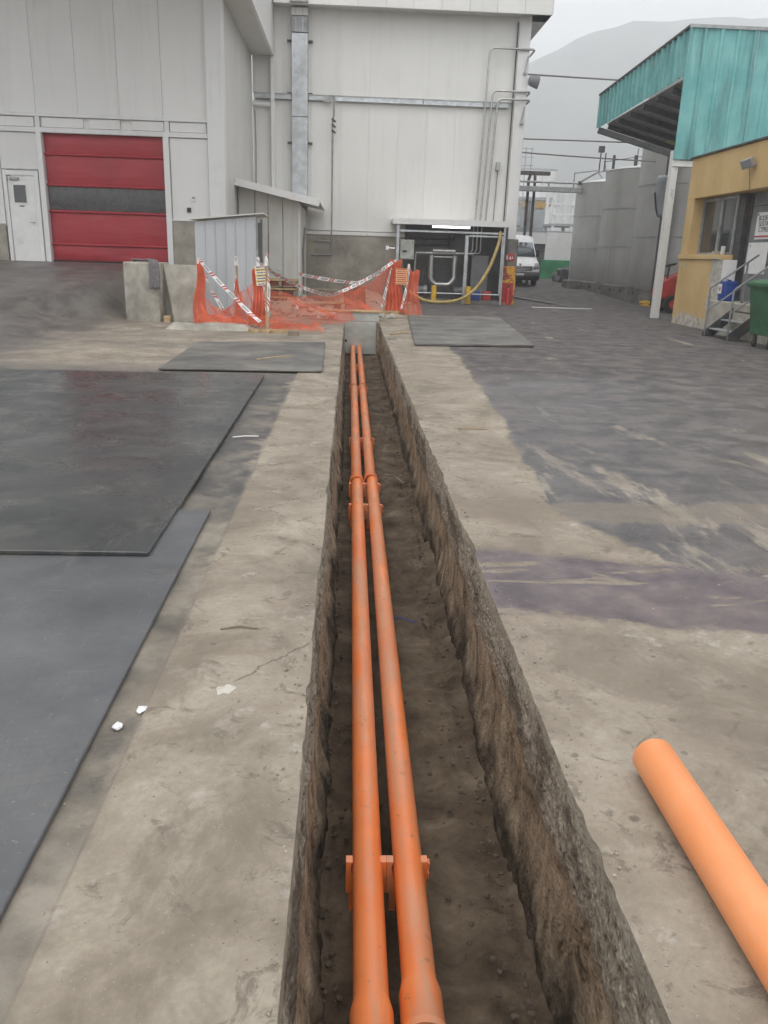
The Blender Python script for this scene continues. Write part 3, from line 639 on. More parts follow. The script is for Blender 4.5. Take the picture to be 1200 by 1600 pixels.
sp_lab = ['nearest orange spacer block holding both pipes', 'orange spacer just before the first pipe joint', 'orange spacer right behind the first pipe joint', 'orange spacer midway between the two pipe joints',
          'orange spacer at the second, farther pipe joint', 'farthest orange spacer near the grey end plate']
sp0 = spacer(0.0)
for i, yv in enumerate([2.46, 6.92, 7.62, 9.67, 13.62, 16.6]):
    s_ = sp0 if i == 0 else copy_tree(sp0)
    s_.location.y = yv; s_['label'] = sp_lab[i]
t = MB(); M = Matrix.Translation((0.982, 2.175, 0.066)) @ Matrix.Rotation(0.02, 4, 'Z') @ Matrix.Rotation(PI/2, 4, 'X')
t.lathe([(0.062, 0.3), (0.062, 0.004), (0.064, 0.0), (0.066, 0.004), (0.066, 1.0), (0.066, 2.0), (0.066, 3.2)], 40, M)
tag(t.build('loose_pipe', 'pvc_new', smooth=40), 'large pale orange pipe lying loose on the concrete, bottom right', 'pipe')
# end plate and boards over the far end
mb = MB(); mb.box(-0.16, 0.655, TY1-0.02, TY1, -0.76, 0.0)
tag(mb.build('end_plate', 'box_grey', bev=0.004), 'grey steel sheet closing the far end of the trench', 'plate')
mb = MB(); mb.tube([(-0.08, TY1-0.03, -0.45), (-0.08, TY1-0.019, -0.45)], 0.03, 12)
mb.build('hole_shade_disc', 'rubber', bpy.data.objects['end_plate'])  # dark disc on the plate, shade of a hole put into colour
mb = MB(); mb.box(-0.30, 0.72, TY1+0.25, TY1+0.33, 0.0, 0.20)
tag(mb.build('edge_board', 'box_grey', bev=0.005), 'grey board on edge behind the trench end', 'board')
mb = MB(); mb.box(-0.75, 0.80, TY1+0.22, TY1+0.62, 0.202, 0.245)
tag(mb.build('plank', 'wood_pale', bev=0.006), 'pale plank lying across the far end of the trench', 'plank')

# ------------------------------------------------------------------ small litter
def scrap(x, y, r, label, seed, sq=(1, 0.75, 0.35), mat='foil'):
    vs, fs = icos(seed, r, sq, 0.3, 2); mb = MB()
    mb.add([(v.x+x, v.y+y, max(v.z, -0.008)+zf(x, y)+0.01) for v in vs], fs)
    return tag(mb.build('scrap', mat), label, 'litter')
scrap(-0.765, 2.44, 0.019, 'crumpled white foil scrap touching the tread plate edge', 3, (0.8, 1.1, 0.4))
scrap(-0.71, 2.55, 0.019, 'crumpled white foil scrap a little off the tread plate', 4, (0.9, 1.3, 0.35))
def splat(cx, cy, r, label):
    mb = MB(); n = 26; rr = random.Random(int(cx*100))
    q = [1+0.22*math.sin(2*PI*i/n*2+1)+0.14*math.sin(2*PI*i/n*5)+rr.uniform(-0.07, 0.07) for i in range(n)]
    pts = [(cx+r*q[i]*math.cos(2*PI*i/n)*1.1, cy+r*q[i]*math.sin(2*PI*i/n)*1.5) for i in range(n)]
    z = zf(cx, cy)
    mb.add([(cx, cy, z+0.006)]+[(p[0], p[1], z+0.0015) for p in pts], [(0, i+1, (i+1) % n+1) for i in range(n)])
    tag(mb.build('mortar_splash', 'mortar', smooth=180), label, 'mortar')
splat(-0.435, 2.68, 0.026, 'flat white mortar splash on the left concrete strip')
mb = MB(); mb.tube([(0.33+0.03*i, 4.9+0.02*math.sin(i*1.3), TD+0.05+0.008*math.sin(i)) for i in range(6)], 0.004, 6)
tag(mb.build('cable_tie', 'blue_plastic'), 'thin blue plastic strip on the trench floor', 'strip')
def strip_litter(name, pts, r, mat, label, cat):
    mb = MB(); mb.tube(pts, r, 5); tag(mb.build(name, mat), label, cat)
strip_litter('paper_strip', [(-1.0, 6.98, 0.0), (-0.9, 7.0, 0.008), (-0.78, 7.02, 0.004)], 0.006, 'paper', 'white paper strip beside the far dark strip left of the slab', 'litter')
strip_litter('twig', [(-0.53, 3.18, 0.005), (-0.45, 3.2, 0.009), (-0.37, 3.19, 0.005)], 0.004, 'wood_old', 'thin brown twig on the left concrete strip', 'twig')
strip_litter('root', [(0.42, 8.6, TD+0.06), (0.52, 8.4, TD+0.09), (0.6, 8.25, TD+0.06)], 0.010, 'wood_old', 'pale root lying on the trench floor right of the pipes', 'root')
strip_litter('stick', [(-1.35, 12.1, 0.036), (-1.1, 12.45, 0.04), (-0.9, 12.6, 0.036)], 0.012, 'wood_pale', 'pale crooked stick on the dusty plate', 'stick')
strip_litter('stick', [(0.85, 16.9, 0.015), (1.1, 17.3, 0.02), (1.25, 17.4, 0.015)], 0.014, 'wood_pale', 'pale crooked stick right of the far trench edge', 'stick')
strip_litter('batten', [(1.05, 7.55, 0.006), (1.32, 7.53, 0.008)], 0.006, 'wood_pale', 'short pale batten on the right concrete strip', 'stick')
mb = MB(); mb.box(0.66+0.09, 0.66+0.27, 15.9, 16.25, -0.002, 0.006)
tag(mb.build('drain_cover', 'concrete_dark', bev=0.002), 'small dark drain cover beside the far right trench edge', 'drain cover')
# grit on the concrete and crumbs in the trench (countless)
def scatter(name, mat, pts, seeds=6):
    base = [icos(100+i, 1.0, (1, 0.85, 0.6), 0.28, 1) for i in range(seeds)]
    V, F, o = [], [], 0
    for i, (x, y, z, r) in enumerate(pts):
        vs, fs = base[i % seeds]; a = i*1.7; ca, sa = math.cos(a), math.sin(a)
        V += [(x+r*(v.x*ca-v.y*sa), y+r*(v.x*sa+v.y*ca), z+r*v.z) for v in vs]; F += [tuple(o+j for j in f) for f in fs]; o += len(vs)
    me = bpy.data.meshes.new(name); me.from_pydata(V, [], F)
    return struct(mkobj(name, me, mat), 'stuff')
pts = []
for i in range(900):
    y = 1.0*math.exp(random.uniform(0, 2.7)); s_ = random.random()
    x = random.uniform(-0.69, -0.16) if s_ < 0.4 else (random.uniform(0.74, 2.6) if s_ < 0.9 else -0.72-abs(random.gauss(0, 0.05)))
    pts.append((x, y, zf(x, y)+0.001, random.choice((0.0015, 0.002, 0.0025, 0.0035, 0.005))*(0.7+0.1*y)))
for i in range(700):
    y = 1.1*math.exp(random.uniform(0, 2.9)); L_ = random.random() < 0.45
    x = (TL-0.01-abs(random.gauss(0, 0.04))) if L_ else (TR+0.015+abs(random.gauss(0, 0.06)))
    pts.append((x, y, zf(x, y)+0.001, random.choice((0.002, 0.003, 0.004, 0.007))*(0.75+0.08*y)))
scatter('grit', 'gravel', pts)
pts = []
for i in range(1100):
    y = 1.3*math.exp(random.uniform(0, 2.6)); side = random.random()
    x = (TR-0.07-abs(random.gauss(0, 0.06))) if side < 0.5 else ((TL+0.05+abs(random.gauss(0, 0.05))) if side < 0.8 else random.uniform(0, 0.6))
    pts.append((x, y, TD+0.03+0.05*max(0, 1-(TR-x)/0.14), random.choice((0.004, 0.006, 0.009, 0.014))))
scatter('soil_clods', 'clod', pts)

# ------------------------------------------------------------------ left warehouse with the red door
FY = 23.5; RZ = 1.12
wh = thing('warehouse', (-8, FY, RZ), 'white panelled warehouse with a red roller door, on the left', 'building')
seams = [-14.85, -13.75, -12.65, -11.55, -10.45, -9.34, -8.22, -7.14, -6.08, -4.96, -3.80]
for a, b in zip(seams[:-1], seams[1:]):
    mb = MB(); mb.box(a+0.003, b-0.003, FY, FY+0.12, 4.80, 9.4); mb.build('cladding_panel', 'panel_left', wh, bev=0.004)
mb = MB(); mb.box(-14.85, -3.8, FY+0.1, FY+0.3, 0.6, 9.4)       # inner core behind the panels, cut round the doors
core = MB()
core.box(-14.85, -9.15, FY+0.06, FY+0.3, 0.6, 4.8); core.box(-9.15, -8.2, FY+0.06, FY+0.3, 3.42, 4.8); core.box(-8.2, -4.9, FY+0.06, FY+0.3, 4.36, 4.8)
core.box(-4.9, -3.7, FY+0.06, FY+0.3, 0.0, 4.8); core.box(-14.85, -3.7, FY+0.13, FY+0.3, 4.8, 9.4)
core.build('inner_wall', 'panel_left', wh)
mb = MB(); mb.box(-14.85, -3.79, FY-0.05, FY+0.05, 4.72, 4.80); mb.build('upper_rail', 'white_steel', wh, bev=0.008)
mb = MB(); mb.box(-14.85, -3.79, FY-0.06, FY+0.05, 4.34, 4.46); mb.build('lintel_rail', 'white_steel', wh, bev=0.008)
for a, b in [(-14.8, -9.4), (-9.3, -8.27), (-8.13, -7.0), (-6.9, -6.05), (-5.8, -4.92), (-4.82, -3.82)]:
    mb = MB(); mb.box(a+0.03, b-0.03, FY, FY+0.07, 4.475, 4.705); mb.build('band_panel', 'panel_left', wh, bev=0.006)
for x in (-8.2, -4.87): 
    mb = MB(); mb.box(x-0.06, x+0.06, FY-0.03, FY+0.06, 4.455, 4.725); mb.build('band_post', 'white_steel', wh, bev=0.006)
mb = MB(); mb.box(-8.26, -8.12, FY-0.08, FY+0.2, RZ-0.3, 4.345); mb.build('door_post', 'white_steel', wh, bev=0.01)
mb = MB(); mb.box(-4.98, -4.83, FY-0.08, FY+0.2, RZ-0.3, 4.345); mb.build('door_post', 'white_steel', wh, bev=0.01)
mb = MB(); mb.box(-4.81, -3.82, FY-0.01, FY+0.08, 2.31, 4.32); mb.build('side_panel', 'panel_left', wh, bev=0.006)
mb = MB(); mb.box(-4.825, -3.7, FY-0.05, FY+0.25, -0.2, 2.27); mb.build('plinth_wall', 'plinth', wh, bev=0.01)
mb = MB(); mb.box(-4.83, -3.79, FY-0.07, FY+0.02, 2.272, 2.31); mb.build('drip_rail', 'white_steel', wh)
mb = MB(); mb.box(-3.80, -3.36, FY-0.14, FY+0.32, 2.2, 9.4); mb.build('corner_column', 'white_steel', wh, bev=0.012)
mb = MB(); mb.box(-3.78, -3.40, FY-0.10, FY+0.28, -0.1, 2.198); mb.build('column_base', 'plinth', wh, bev=0.012)
# left field: upper panel above the small door, plinth left of it
for a, b in [(-14.8, -11.6), (-11.57, -9.27)]:
    mb = MB(); mb.box(a, b, FY, FY+0.08, 2.05, 4.33); mb.build('side_panel', 'panel_left', wh, bev=0.006)
mb = MB(); mb.box(-9.25, -8.28, FY, FY+0.08, 3.44, 4.33); mb.build('side_panel', 'panel_left', wh, bev=0.006)
mb = MB(); mb.box(-14.85, -9.27, FY-0.04, FY+0.2, 0.7, 2.02); mb.build('plinth_wall', 'plinth', wh, bev=0.01)
# roller door
rd = MB(); rd.box(-8.13, -4.97, FY+0.14, FY+0.18, RZ-0.1, 4.36); rd = rd.build('roller_door', 'red_curtain', wh)
z = [RZ+0.02, 1.58, 2.42, 3.08, 3.84, 4.34]
for i in range(5):
    mb = MB()
    x = np.linspace(-8.10, -5.0, 24); zz = np.linspace(z[i]+0.035, z[i+1]-0.035, 9)
    XX, ZZ = np.meshgrid(x, zz, indexing='ij')
    amp = 0.004 if i == 2 else 0.014
    YY = FY+0.115 + amp*fbm(XX*1.3, ZZ*2.2, seed=200+i, o=3) - 0.02*np.sin(PI*(ZZ-z[i])/(z[i+1]-z[i]))
    P = np.stack([XX, YY, ZZ], -1) - np.array([-8, FY, RZ])
    grid_obj('vision_strip' if i == 2 else 'curtain_section', P, 'vision' if i == 2 else 'red_curtain', rd)
for i in range(1, 5):
    mb = MB(); mb.tube([(-8.12, FY+0.09, z[i]), (-4.98, FY+0.09, z[i])], 0.038, 8); mb.build('stiffener_bar', 'red_curtain', rd, smooth=60)
mb = MB(); mb.box(-8.12, -4.98, FY+0.06, FY+0.13, RZ-0.06, RZ+0.04); mb.build('bottom_seal', 'rubber', rd)
# personnel door
pd = MB(); pd.box(-9.12, -8.42, FY+0.0, FY+0.05, RZ-0.02, 3.26); pd = pd.build('small_door', 'white_paint', wh, bev=0.004)
fr = MB(); fr.box(-9.22, -9.13, FY-0.05, FY+0.1, RZ-0.1, 3.40); fr.box(-8.41, -8.30, FY-0.05, FY+0.1, RZ-0.1, 3.40); fr.box(-9.13, -8.41, FY-0.05, FY+0.1, 3.28, 3.40); fr.build('frame', 'white_steel', pd, bev=0.006)
mb = MB(); mb.box(-8.98, -8.66, FY-0.008, FY+0.004, 2.60, 3.04); mb.build('pane', 'window_glass', pd)
mb = MB()
for q in ((-9.01, -8.63, 3.04, 3.075), (-9.01, -8.63, 2.565, 2.60), (-9.01, -8.98, 2.60, 3.04), (-8.66, -8.63, 2.60, 3.04)): mb.box(q[0], q[1], FY-0.014, FY+0.002, q[2], q[3])
mb.build('pane_frame', 'white_steel', pd)
mb = MB(); mb.tube([(-8.50, FY-0.005, 2.12), (-8.50, FY-0.06, 2.12), (-8.62, FY-0.06, 2.12)], 0.014, 8); mb.build('handle', 'chrome', pd, smooth=60)
mb = MB(); mb.box(-9.05, -8.82, FY-0.07, FY-0.005, 3.16, 3.23); mb.build('closer', 'galv_dull', pd, bev=0.01)
mb = MB(); mb.box(-8.86, -8.74, FY-0.006, FY-0.001, 2.50, 2.53); mb.build('door_plate', 'black_plastic', pd)
mb = MB(); mb.box(-4.42, -4.32, FY-0.06, FY-0.011, 2.50, 2.62); tag(mb.build('wall_switch', 'black_plastic', bev=0.008), 'small dark switch box on the white panel right of the red door', 'switch')
mb = MB(); mb.box(-4.29, -4.19, FY-0.04, FY-0.011, 2.78, 2.92); tag(mb.build('wall_notice', 'paper', bev=0.004), 'small white plate above the dark switch right of the red door', 'plate')
mb = MB(); mb.box(-4.265, -4.215, FY-0.046, FY-0.041, 2.85, 2.89); mb.build('mark', 'black_plastic', bpy.data.objects['wall_notice'])
# side wall that runs back, eave above it
ys_ = [FY+0.33, 24.9, 26.0, 27.1, 28.2, 29.3, 30.4, 31.0]
for a, b in zip(ys_[:-1], ys_[1:]):
    mb = MB(); mb.box(-3.62, -3.47, a+0.004, b-0.004, 2.3, 9.4); mb.build('side_cladding', 'panel_side', wh, bev=0.005)
mb = MB(); mb.box(-3.66, -3.45, FY+0.3, 31.0, -0.2, 2.28); mb.build('side_plinth', 'plinth', wh, bev=0.01)
mb = MB(); mb.box(-3.75, -2.72, 18.0, 30.98, 7.88, 7.96); mb.build('soffit', 'panel_side', wh)
mb = MB(); mb.box(-2.80, -2.70, 18.0, 30.98, 7.84, 9.9); mb.build('fascia', 'panel_left', wh, bev=0.01)
mb = MB(); mb.box(-14.9, -2.69, 17.9, 31.0, 9.9, 10.1); mb.build('roof', 'galv_dull', wh)
mb = MB(); mb.box(-14.9, -3.7, FY+0.3, FY+0.5, 9.4, 9.9); mb.build('gable', 'panel_left', wh)

# ------------------------------------------------------------------ back warehouse
BY = 31.0
bw = thing('warehouse', (1.5, BY, 0), 'tall white rear warehouse wall behind the orange fence', 'building')
px_ = np.arange(-3.45, 5.60, 1.005)
for tier, (z0, z1) in enumerate(((2.36, 6.52), (6.76, 9.40))):
    for a in px_:
        b = min(a+1.005, 5.56)
        mb = MB(); mb.box(a+0.001, b-0.001, BY, BY+0.12, z0, z1); mb.build('cladding_panel', 'panel_back', bw, bev=0.0025)
mb = MB(); mb.box(-3.4, 5.9, BY+0.08, BY+0.4, 0.0, 9.4); mb.build('inner_wall', 'panel_back', bw)
mb = MB(); mb.box(-3.44, 1.95, BY-0.10, BY+0.07, -0.1, 2.20); mb.build('plinth_wall', 'plinth', bw, bev=0.015)
mb = MB(); mb.box(-3.44, 1.95, BY-0.13, BY-0.005, 2.203, 2.32); mb.build('drip_rail', 'white_steel', bw, bev=0.008)
mb = MB(); mb.box(5.57, 5.97, BY-0.22, BY+0.3, 2.25, 9.36); mb.build('corner_column', 'white_steel', bw, bev=0.012)
for i, a in enumerate(np.arange(-2.66, 6.5, 0.92)):
    b = min(a+0.92, 6.58); mb = MB(); mb.box(a+0.004, b-0.004, BY-0.72, BY-0.62, 9.30, 11.2); mb.build('fascia_panel', 'panel_back', bw, bev=0.006)
mb = MB(); mb.box(-2.66, 6.57, BY-0.62, BY+0.4, 9.36, 9.44); mb.build('soffit', 'panel_side', bw)
mb = MB(); mb.box(5.97, 6.58, BY-0.62, 45.0, 9.36, 9.44); mb.box(6.50, 6.58, BY-0.61, 45.0, 9.44, 11.2); mb.build('side_fascia', 'panel_side', bw)
mb = MB(); mb.box(5.80, 5.93, BY+0.32, 45, 0.9, 9.36); mb.build('side_wall', 'panel_side', bw)
mb = MB(); mb.box(-3.4, 6.6, BY-0.7, 45, 11.2, 11.35); mb.build('roof', 'galv_dull', bw)
# wall-mounted things
t = thing('cable_tray', (1.4, BY, 6.6), 'long horizontal galvanised cable tray across the rear wall', 'cable tray')
for i, (a, b) in enumerate([(-3.4, -2.12), (-1.54, -0.75), (-0.62, 2.4), (2.42, 5.4)]):
    mb = MB(); mb.box(a, b, BY-0.13, BY-0.002, 6.56, 6.72); mb.build('tray_length', 'galv', t, bev=0.008)
    mb = MB(); mb.box(a, b, BY-0.145, BY-0.132, 6.70, 6.735); mb.build('tray_lip', 'galv_dull', t)
mb = MB(); mb.box(-1.02, -0.74, BY-0.16, BY-0.133, 6.52, 6.69); mb.build('joint_plate', 'galv_dull', t)
t = thing('cable_duct', (-1.83, BY-0.2, 2.3), 'tall vertical galvanised duct running up the rear wall', 'duct')
for i, (a, b) in enumerate([(2.9, 6.0), (6.01, 8.55), (8.57, 9.05), (9.07, 9.30)]):
    mb = MB(); mb.box(-2.10, -1.55, BY-0.30, BY-0.004, a, b); d = mb.build('duct_length', ['galv', 'galv', 'galv_dull', 'white_steel'][i], t, bev=0.012)
    mb = MB()
    for q in (-1.95, -1.72): mb.box(q-0.012, q+0.012, BY-0.312, BY-0.299, a+0.02, b-0.02)
    mb.build('fold', 'galv', d)
mb = MB(); mb.box(-2.12, -1.53, BY-0.83, BY-0.725, 9.32, 11.3); mb.build('duct_top', 'galv_dull', t, bev=0.012)
for zz in (8.35, 6.75, 5.2):
    for q in (-2.19, -1.47):
        mb = MB(); mb.box(q-0.07, q+0.07, BY-0.12, BY-0.002, zz-0.03, zz+0.03); mb.build('bracket', 'dark_steel', t)
mb = MB(); mb.box(-2.83, -2.69, BY-0.22, BY-0.06, 3.2, 7.84); tag(mb.build('downpipe', 'white_steel', bev=0.02), 'white square downpipe below the eave in the wall corner', 'downpipe')
mb = MB(); mb.tube([(-3.45, BY-0.16, 6.38), (-2.84, BY-0.16, 6.36)], 0.07, 12); tag(mb.build('drain_pipe', 'white_steel', smooth=50), 'short white horizontal drain pipe joining the corner downpipe', 'pipe')
mb = MB(); mb.tube([(-3.38, BY-0.05, 6.2), (-3.36, BY-0.05, 5.2), (-3.38, BY-0.05, 3.3)], 0.014, 6); tag(mb.build('cable', 'cable_grey'), 'thin dark cable hanging down in the wall corner', 'cable')
mb = MB(); mb.tube([(-0.66, BY-0.18, 6.72), (-0.66, BY-0.18, 6.1), (-0.70, BY-0.15, 5.95), (-0.70, BY-0.15, 1.52), (-1.42, BY-0.15, 1.50)], 0.032, 8)
c1 = tag(mb.build('conduit', 'galv_dull', smooth=50), 'thin grey conduit down the middle of the rear wall', 'conduit')
mb = MB(); mb.tube([(-0.70, BY-0.15, 1.98), (-1.42, BY-0.15, 2.0)], 0.02, 6); mb.build('branch', 'galv_dull', c1)
mb = MB()
for zz in (5.95, 5.78, 5.6): mb.tube([(-0.72, BY-0.2, zz+0.04), (-0.60, BY-0.24, zz-0.06)], 0.035, 6)
mb.build('valve', 'dark_steel', c1)
def wallpipe(x, ztop, xr, zb, label, ybase=BY-0.28, r=0.035):
    R_ = 0.16; pts = [(x-0.16, ybase, zb), (x, ybase, ztop-R_)]
    pts += [(x+R_*(1-math.cos(a)), ybase, ztop-R_+R_*math.sin(a)) for a in (0.5, 1.0, PI/2)]
    pts += [(xr-0.1, ybase, ztop), (xr, ybase+0.03, ztop), (xr+0.03, ybase+0.1, ztop-0.02), (xr+0.03, ybase+1.4, ztop-0.04)]
    mb = MB(); mb.tube(pts, r, 10)
    tag(mb.build('steam_pipe', 'steel_pipe', smooth=50), label, 'pipe', 'steel pipes rising from the shelter')
wallpipe(4.60, 8.36, 6.10, 2.78, 'tallest steel pipe rising from the shelter and turning round the corner')
wallpipe(4.78, 7.06, 6.04, 2.78, 'middle steel pipe bending round the white corner column', BY-0.28)
wallpipe(4.96, 6.80, 6.04, 2.78, 'shortest of the three bent steel pipes at the white corner', BY-0.34)
mb = MB(); mb.tube([(5.12, BY-0.1, 2.78), (5.16, BY-0.1, 4.55)], 0.02, 6); c1 = tag(mb.build('conduit', 'galv_dull'), 'short conduit ending in a small grey box above the shelter', 'conduit')
mb = MB(); mb.box(5.09, 5.23, BY-0.2, BY-0.03, 4.55, 4.82); mb.build('junction_box', 'box_grey', c1, bev=0.01)
mb = MB(); mb.tube([(5.50, BY-0.12, 2.4), (5.53, BY-0.12, 9.2)], 0.022, 6); tag(mb.build('conduit', 'dark_steel'), 'thin dark conduit up the left edge of the white corner column', 'conduit')
mb = MB()
mb.lathe([(0.0, 0.0), (0.13, 0.0), (0.17, 0.1), (0.22, 0.34), (0.2, 0.35), (0.15, 0.1)], 16, Matrix.Translation((5.99, BY-0.3, 7.42)) @ Matrix.Rotation(PI/2, 4, 'Y') @ Matrix.Rotation(0.15, 4, 'Y'))
tag(mb.build('floodlight', 'grey_paint', smooth=40), 'dark round lamp sticking out from the white corner column', 'lamp')
for i, zz in enumerate((8.16, 6.6)):
    mb = MB(); mb.beam((5.92, BY-0.30, zz), (5.84, BY-0.30, zz-0.5), 0.05, 0.05); mb.box(5.8, 5.92, BY-0.33, BY-0.22, zz-0.55, zz-0.5)
    tag(mb.build('pipe_bracket', 'galv_dull'), ['upper', 'lower'][i]+' slanted pipe bracket on the white corner column', 'bracket', 'pipe brackets')

# ------------------------------------------------------------------ white lean-to shed in the corner
sh = thing('lean_to_shed', (-2.5, 27.5, 0), 'white lean-to shed with a sloping roof in the corner', 'shed')
for a, b in [(-3.44, -2.95), (-2.94, -2.55), (-2.54, -2.1), (-2.09, -1.62)]:
    mb = MB(); zt = lambda x: 3.46-0.20*(x+3.7)
    mb.add([(a+.004, 26.5, -.05), (b-.004, 26.5, -.05), (b-.004, 26.58, -.05), (a+.004, 26.58, -.05), (a+.004, 26.5, zt(a)), (b-.004, 26.5, zt(b)), (b-.004, 26.58, zt(b)), (a+.004, 26.58, zt(a))],
           [(0,3,2,1),(4,5,6,7),(0,1,5,4),(1,2,6,5),(2,3,7,6),(3,0,4,7)]); mb.build('front_panel', 'shed_white', sh, bev=0.005)
for a, b in [(26.6, 27.6), (27.61, 28.8), (28.81, 30.85)]:
    mb = MB(); mb.box(-1.66, -1.60, a, b, -0.05, 2.98); mb.build('side_panel', 'shed_white', sh, bev=0.005)
mb = MB(); mb.box(-1.64, -1.55, 26.47, 26.60, -0.05, 3.0); mb.build('corner_trim', 'white_steel', sh, bev=0.008)
mb = MB(); mb.box(-2.53, -2.12, 26.475, 26.50, -0.02, 2.1); d = mb.build('door', 'shed_white', sh, bev=0.004)
mb = MB(); mb.tube([(-2.17, 26.47, 1.05), (-2.17, 26.43, 1.05), (-2.25, 26.43, 1.05)], 0.012, 6); mb.build('handle', 'chrome', d)
mb = MB()
mb.add([(-3.46, 25.9, 3.52), (-0.95, 25.9, 3.0), (-0.95, 30.9, 3.0), (-3.46, 30.9, 3.52), (-3.46, 25.9, 3.57), (-0.95, 25.9, 3.05), (-0.95, 30.9, 3.05), (-3.46, 30.9, 3.57)],
       [(0,3,2,1),(4,5,6,7),(0,1,5,4),(1,2,6,5),(2,3,7,6),(3,0,4,7)]); r_ = mb.build('roof', 'shed_white', sh)
mb = MB(); mb.beam((-3.46, 25.88, 3.5), (-0.95, 25.88, 2.98), 0.03, 0.2); mb.build('verge_board', 'white_steel', r_, bev=0.006)
mb = MB(); mb.tube([(-1.45, 26.45, 0.3), (-1.47, 26.4, 1.6), (-1.42, 26.45, 2.3)], 0.035, 6); tag(mb.build('cable_bundle', 'cloth_grey'), 'grey taped cable bundle hanging at the white shed corner', 'cable')

# ------------------------------------------------------------------ grey sheet-metal booth
gb = thing('metal_booth', (-2.85, 20.4, 0), 'pale grey ribbed sheet-metal booth behind the left net', 'booth')
xb = np.linspace(-3.62, -2.22, 7)
for i in range(6):
    a, b = xb[i], xb[i+1]; za, zb = 2.16+0.16*(a+3.62)/1.4, 2.16+0.16*(b+3.62)/1.4
    mb = MB(); y0 = 20.0+0.02*(i % 2)*0
    mb.add([(a+.006, y0, .03), (b-.006, y0, .03), (b-.006, y0+.03, .03), (a+.006, y0+.03, .03), (a+.006, y0, za), (b-.006, y0, zb), (b-.006, y0+.03, zb), (a+.006, y0+.03, za)],
           [(0,3,2,1),(4,5,6,7),(0,1,5,4),(1,2,6,5),(2,3,7,6),(3,0,4,7)]); mb.build('sheet_panel', 'shed_grey', gb, bev=0.004)
    mb = MB(); mb.tube([(b, y0-0.006, .03), (b, y0-0.006, zb)], 0.018, 6); mb.build('standing_seam', 'shed_grey', gb)
mb = MB(); mb.box(-3.62, -3.59, 20.03, 21.2, 0, 2.1); mb.build('side_panel', 'shed_grey', gb)
mb = MB(); mb.box(-2.22, -2.17, 20.05, 20.12, 0, 2.3); mb.box(-2.22, -2.17, 21.1, 21.17, 0, 2.3); mb.build('frame_post', 'galv_dull', gb)
mb = MB(); mb.box(-2.20, -2.18, 20.35, 21.1, 0.05, 2.2); mb.build('opening_shade', 'dark_wall', gb)  # dark sheet standing in for the shaded inside of the open side
mb = MB()
mb.add([(-3.72, 19.9, 2.20), (-2.02, 19.9, 2.38), (-2.02, 21.3, 2.36), (-3.72, 21.3, 2.2), (-3.72, 19.9, 2.225), (-2.02, 19.9, 2.405), (-2.02, 21.3, 2.385), (-3.72, 21.3, 2.225)],
       [(0,3,2,1),(4,5,6,7),(0,1,5,4),(1,2,6,5),(2,3,7,6),(3,0,4,7)]); mb.build('roof_sheet', 'shed_white', gb)

# ------------------------------------------------------------------ concrete block, leaning slab, cloth, kerb
mb = MB(); mb.box(-4.98, -4.42, 18.55, 19.6, -0.05, 1.22); mb.box(-4.41, -4.10, 18.45, 19.6, -0.05, 1.24)
cb = MB(); cb.prism([(-4.98, 18.75), (-4.55, 18.45), (-4.14, 18.40), (-4.14, 19.6), (-4.98, 19.6)], -0.05, 1.25)
tag(cb.build('concrete_block', 'concrete_block', bev=0.03, seg=2), 'rough concrete block with a cloth over it, left of the net', 'concrete block')
mb = MB()
mb.add([(-3.95, 18.55, 0), (-3.42, 18.75, 0), (-4.12, 19.55, 1.22), (-3.35, 19.55, 1.22)], [(0, 1, 3, 2)])
me = MB(); a0, a1, b0, b1 = (Vector(v) for v in ((-3.86, 18.52, 0), (-3.40, 18.75, 0), (-4.15, 18.95, 1.22), (-3.36, 19.2, 1.22)))
nv = (a1-a0).cross(b0-a0).normalized()*0.06
me.add([a0, a1, b1, b0, a0-nv, a1-nv, b1-nv, b0-nv], [(0,1,2,3),(7,6,5,4),(0,4,5,1),(1,5,6,2),(2,6,7,3),(3,7,4,0)])
tag(me.build('concrete_slab', 'concrete_block', bev=0.01), 'concrete slab leaning behind the left net, right of the block', 'slab')
mb = MB(); mb.box(-4.08, -3.94, 18.42, 18.55, 0, 0.14); tag(mb.build('wood_chock', 'wood_pale', bev=0.008), 'small wooden chock at the foot of the leaning slab', 'wood block')
u, v = np.meshgrid(np.linspace(0, 1, 10), np.linspace(0, 1, 30), indexing='ij')
path = np.array([(-4.75, 18.9, 1.275), (-4.5, 18.75, 1.29), (-4.32, 18.6, 1.30), (-4.22, 18.37, 1.26), (-4.2, 18.345, 1.0), (-4.21, 18.35, 0.72)])
tt = np.linspace(0, 1, len(path)); cx, cy, cz = (np.interp(v, tt, path[:, i]) for i in range(3))
P = np.stack([cx+(u-0.5)*0.16*(1+0.4*v), cy+(u-0.5)*0.10*(1-v), cz+0.03*np.sin(u*14+v*3)*0.6+0.015*fbm(u*4, v*9, seed=9)], -1)
P[..., 1] += -0.03*np.abs(np.sin(u*9))*v - 0.01
o = grid_obj('cloth', P, 'cloth_grey'); tag(o, 'grey rag draped over the top of the concrete block', 'cloth')
sm = o.modifiers.new('thick', 'SOLIDIFY'); sm.thickness = 0.015
kx = np.linspace(0, 1, 40); ky = np.linspace(0, 1, 14); U, V_ = np.meshgrid(kx, ky, indexing='ij')
KX = -3.75+U*1.75; KY = 16.75+V_*0.95+0.12*fbm(U*5, V_*0, seed=33)
KZ = 0.11*sstep(0, 0.18, V_)*sstep(0, 0.1, U)*(1-sstep(0.9, 1, U))*(1-0.85*sstep(0.6, 1.0, V_)) + 0.02*fbm(U*9, V_*7, seed=34)*sstep(0, 0.2, V_) - 0.004
o = grid_obj('broken_kerb', np.stack([KX, KY, KZ], -1), 'concrete_block', smooth=50); tag(o, 'low broken concrete lip in front of the left net', 'kerb')

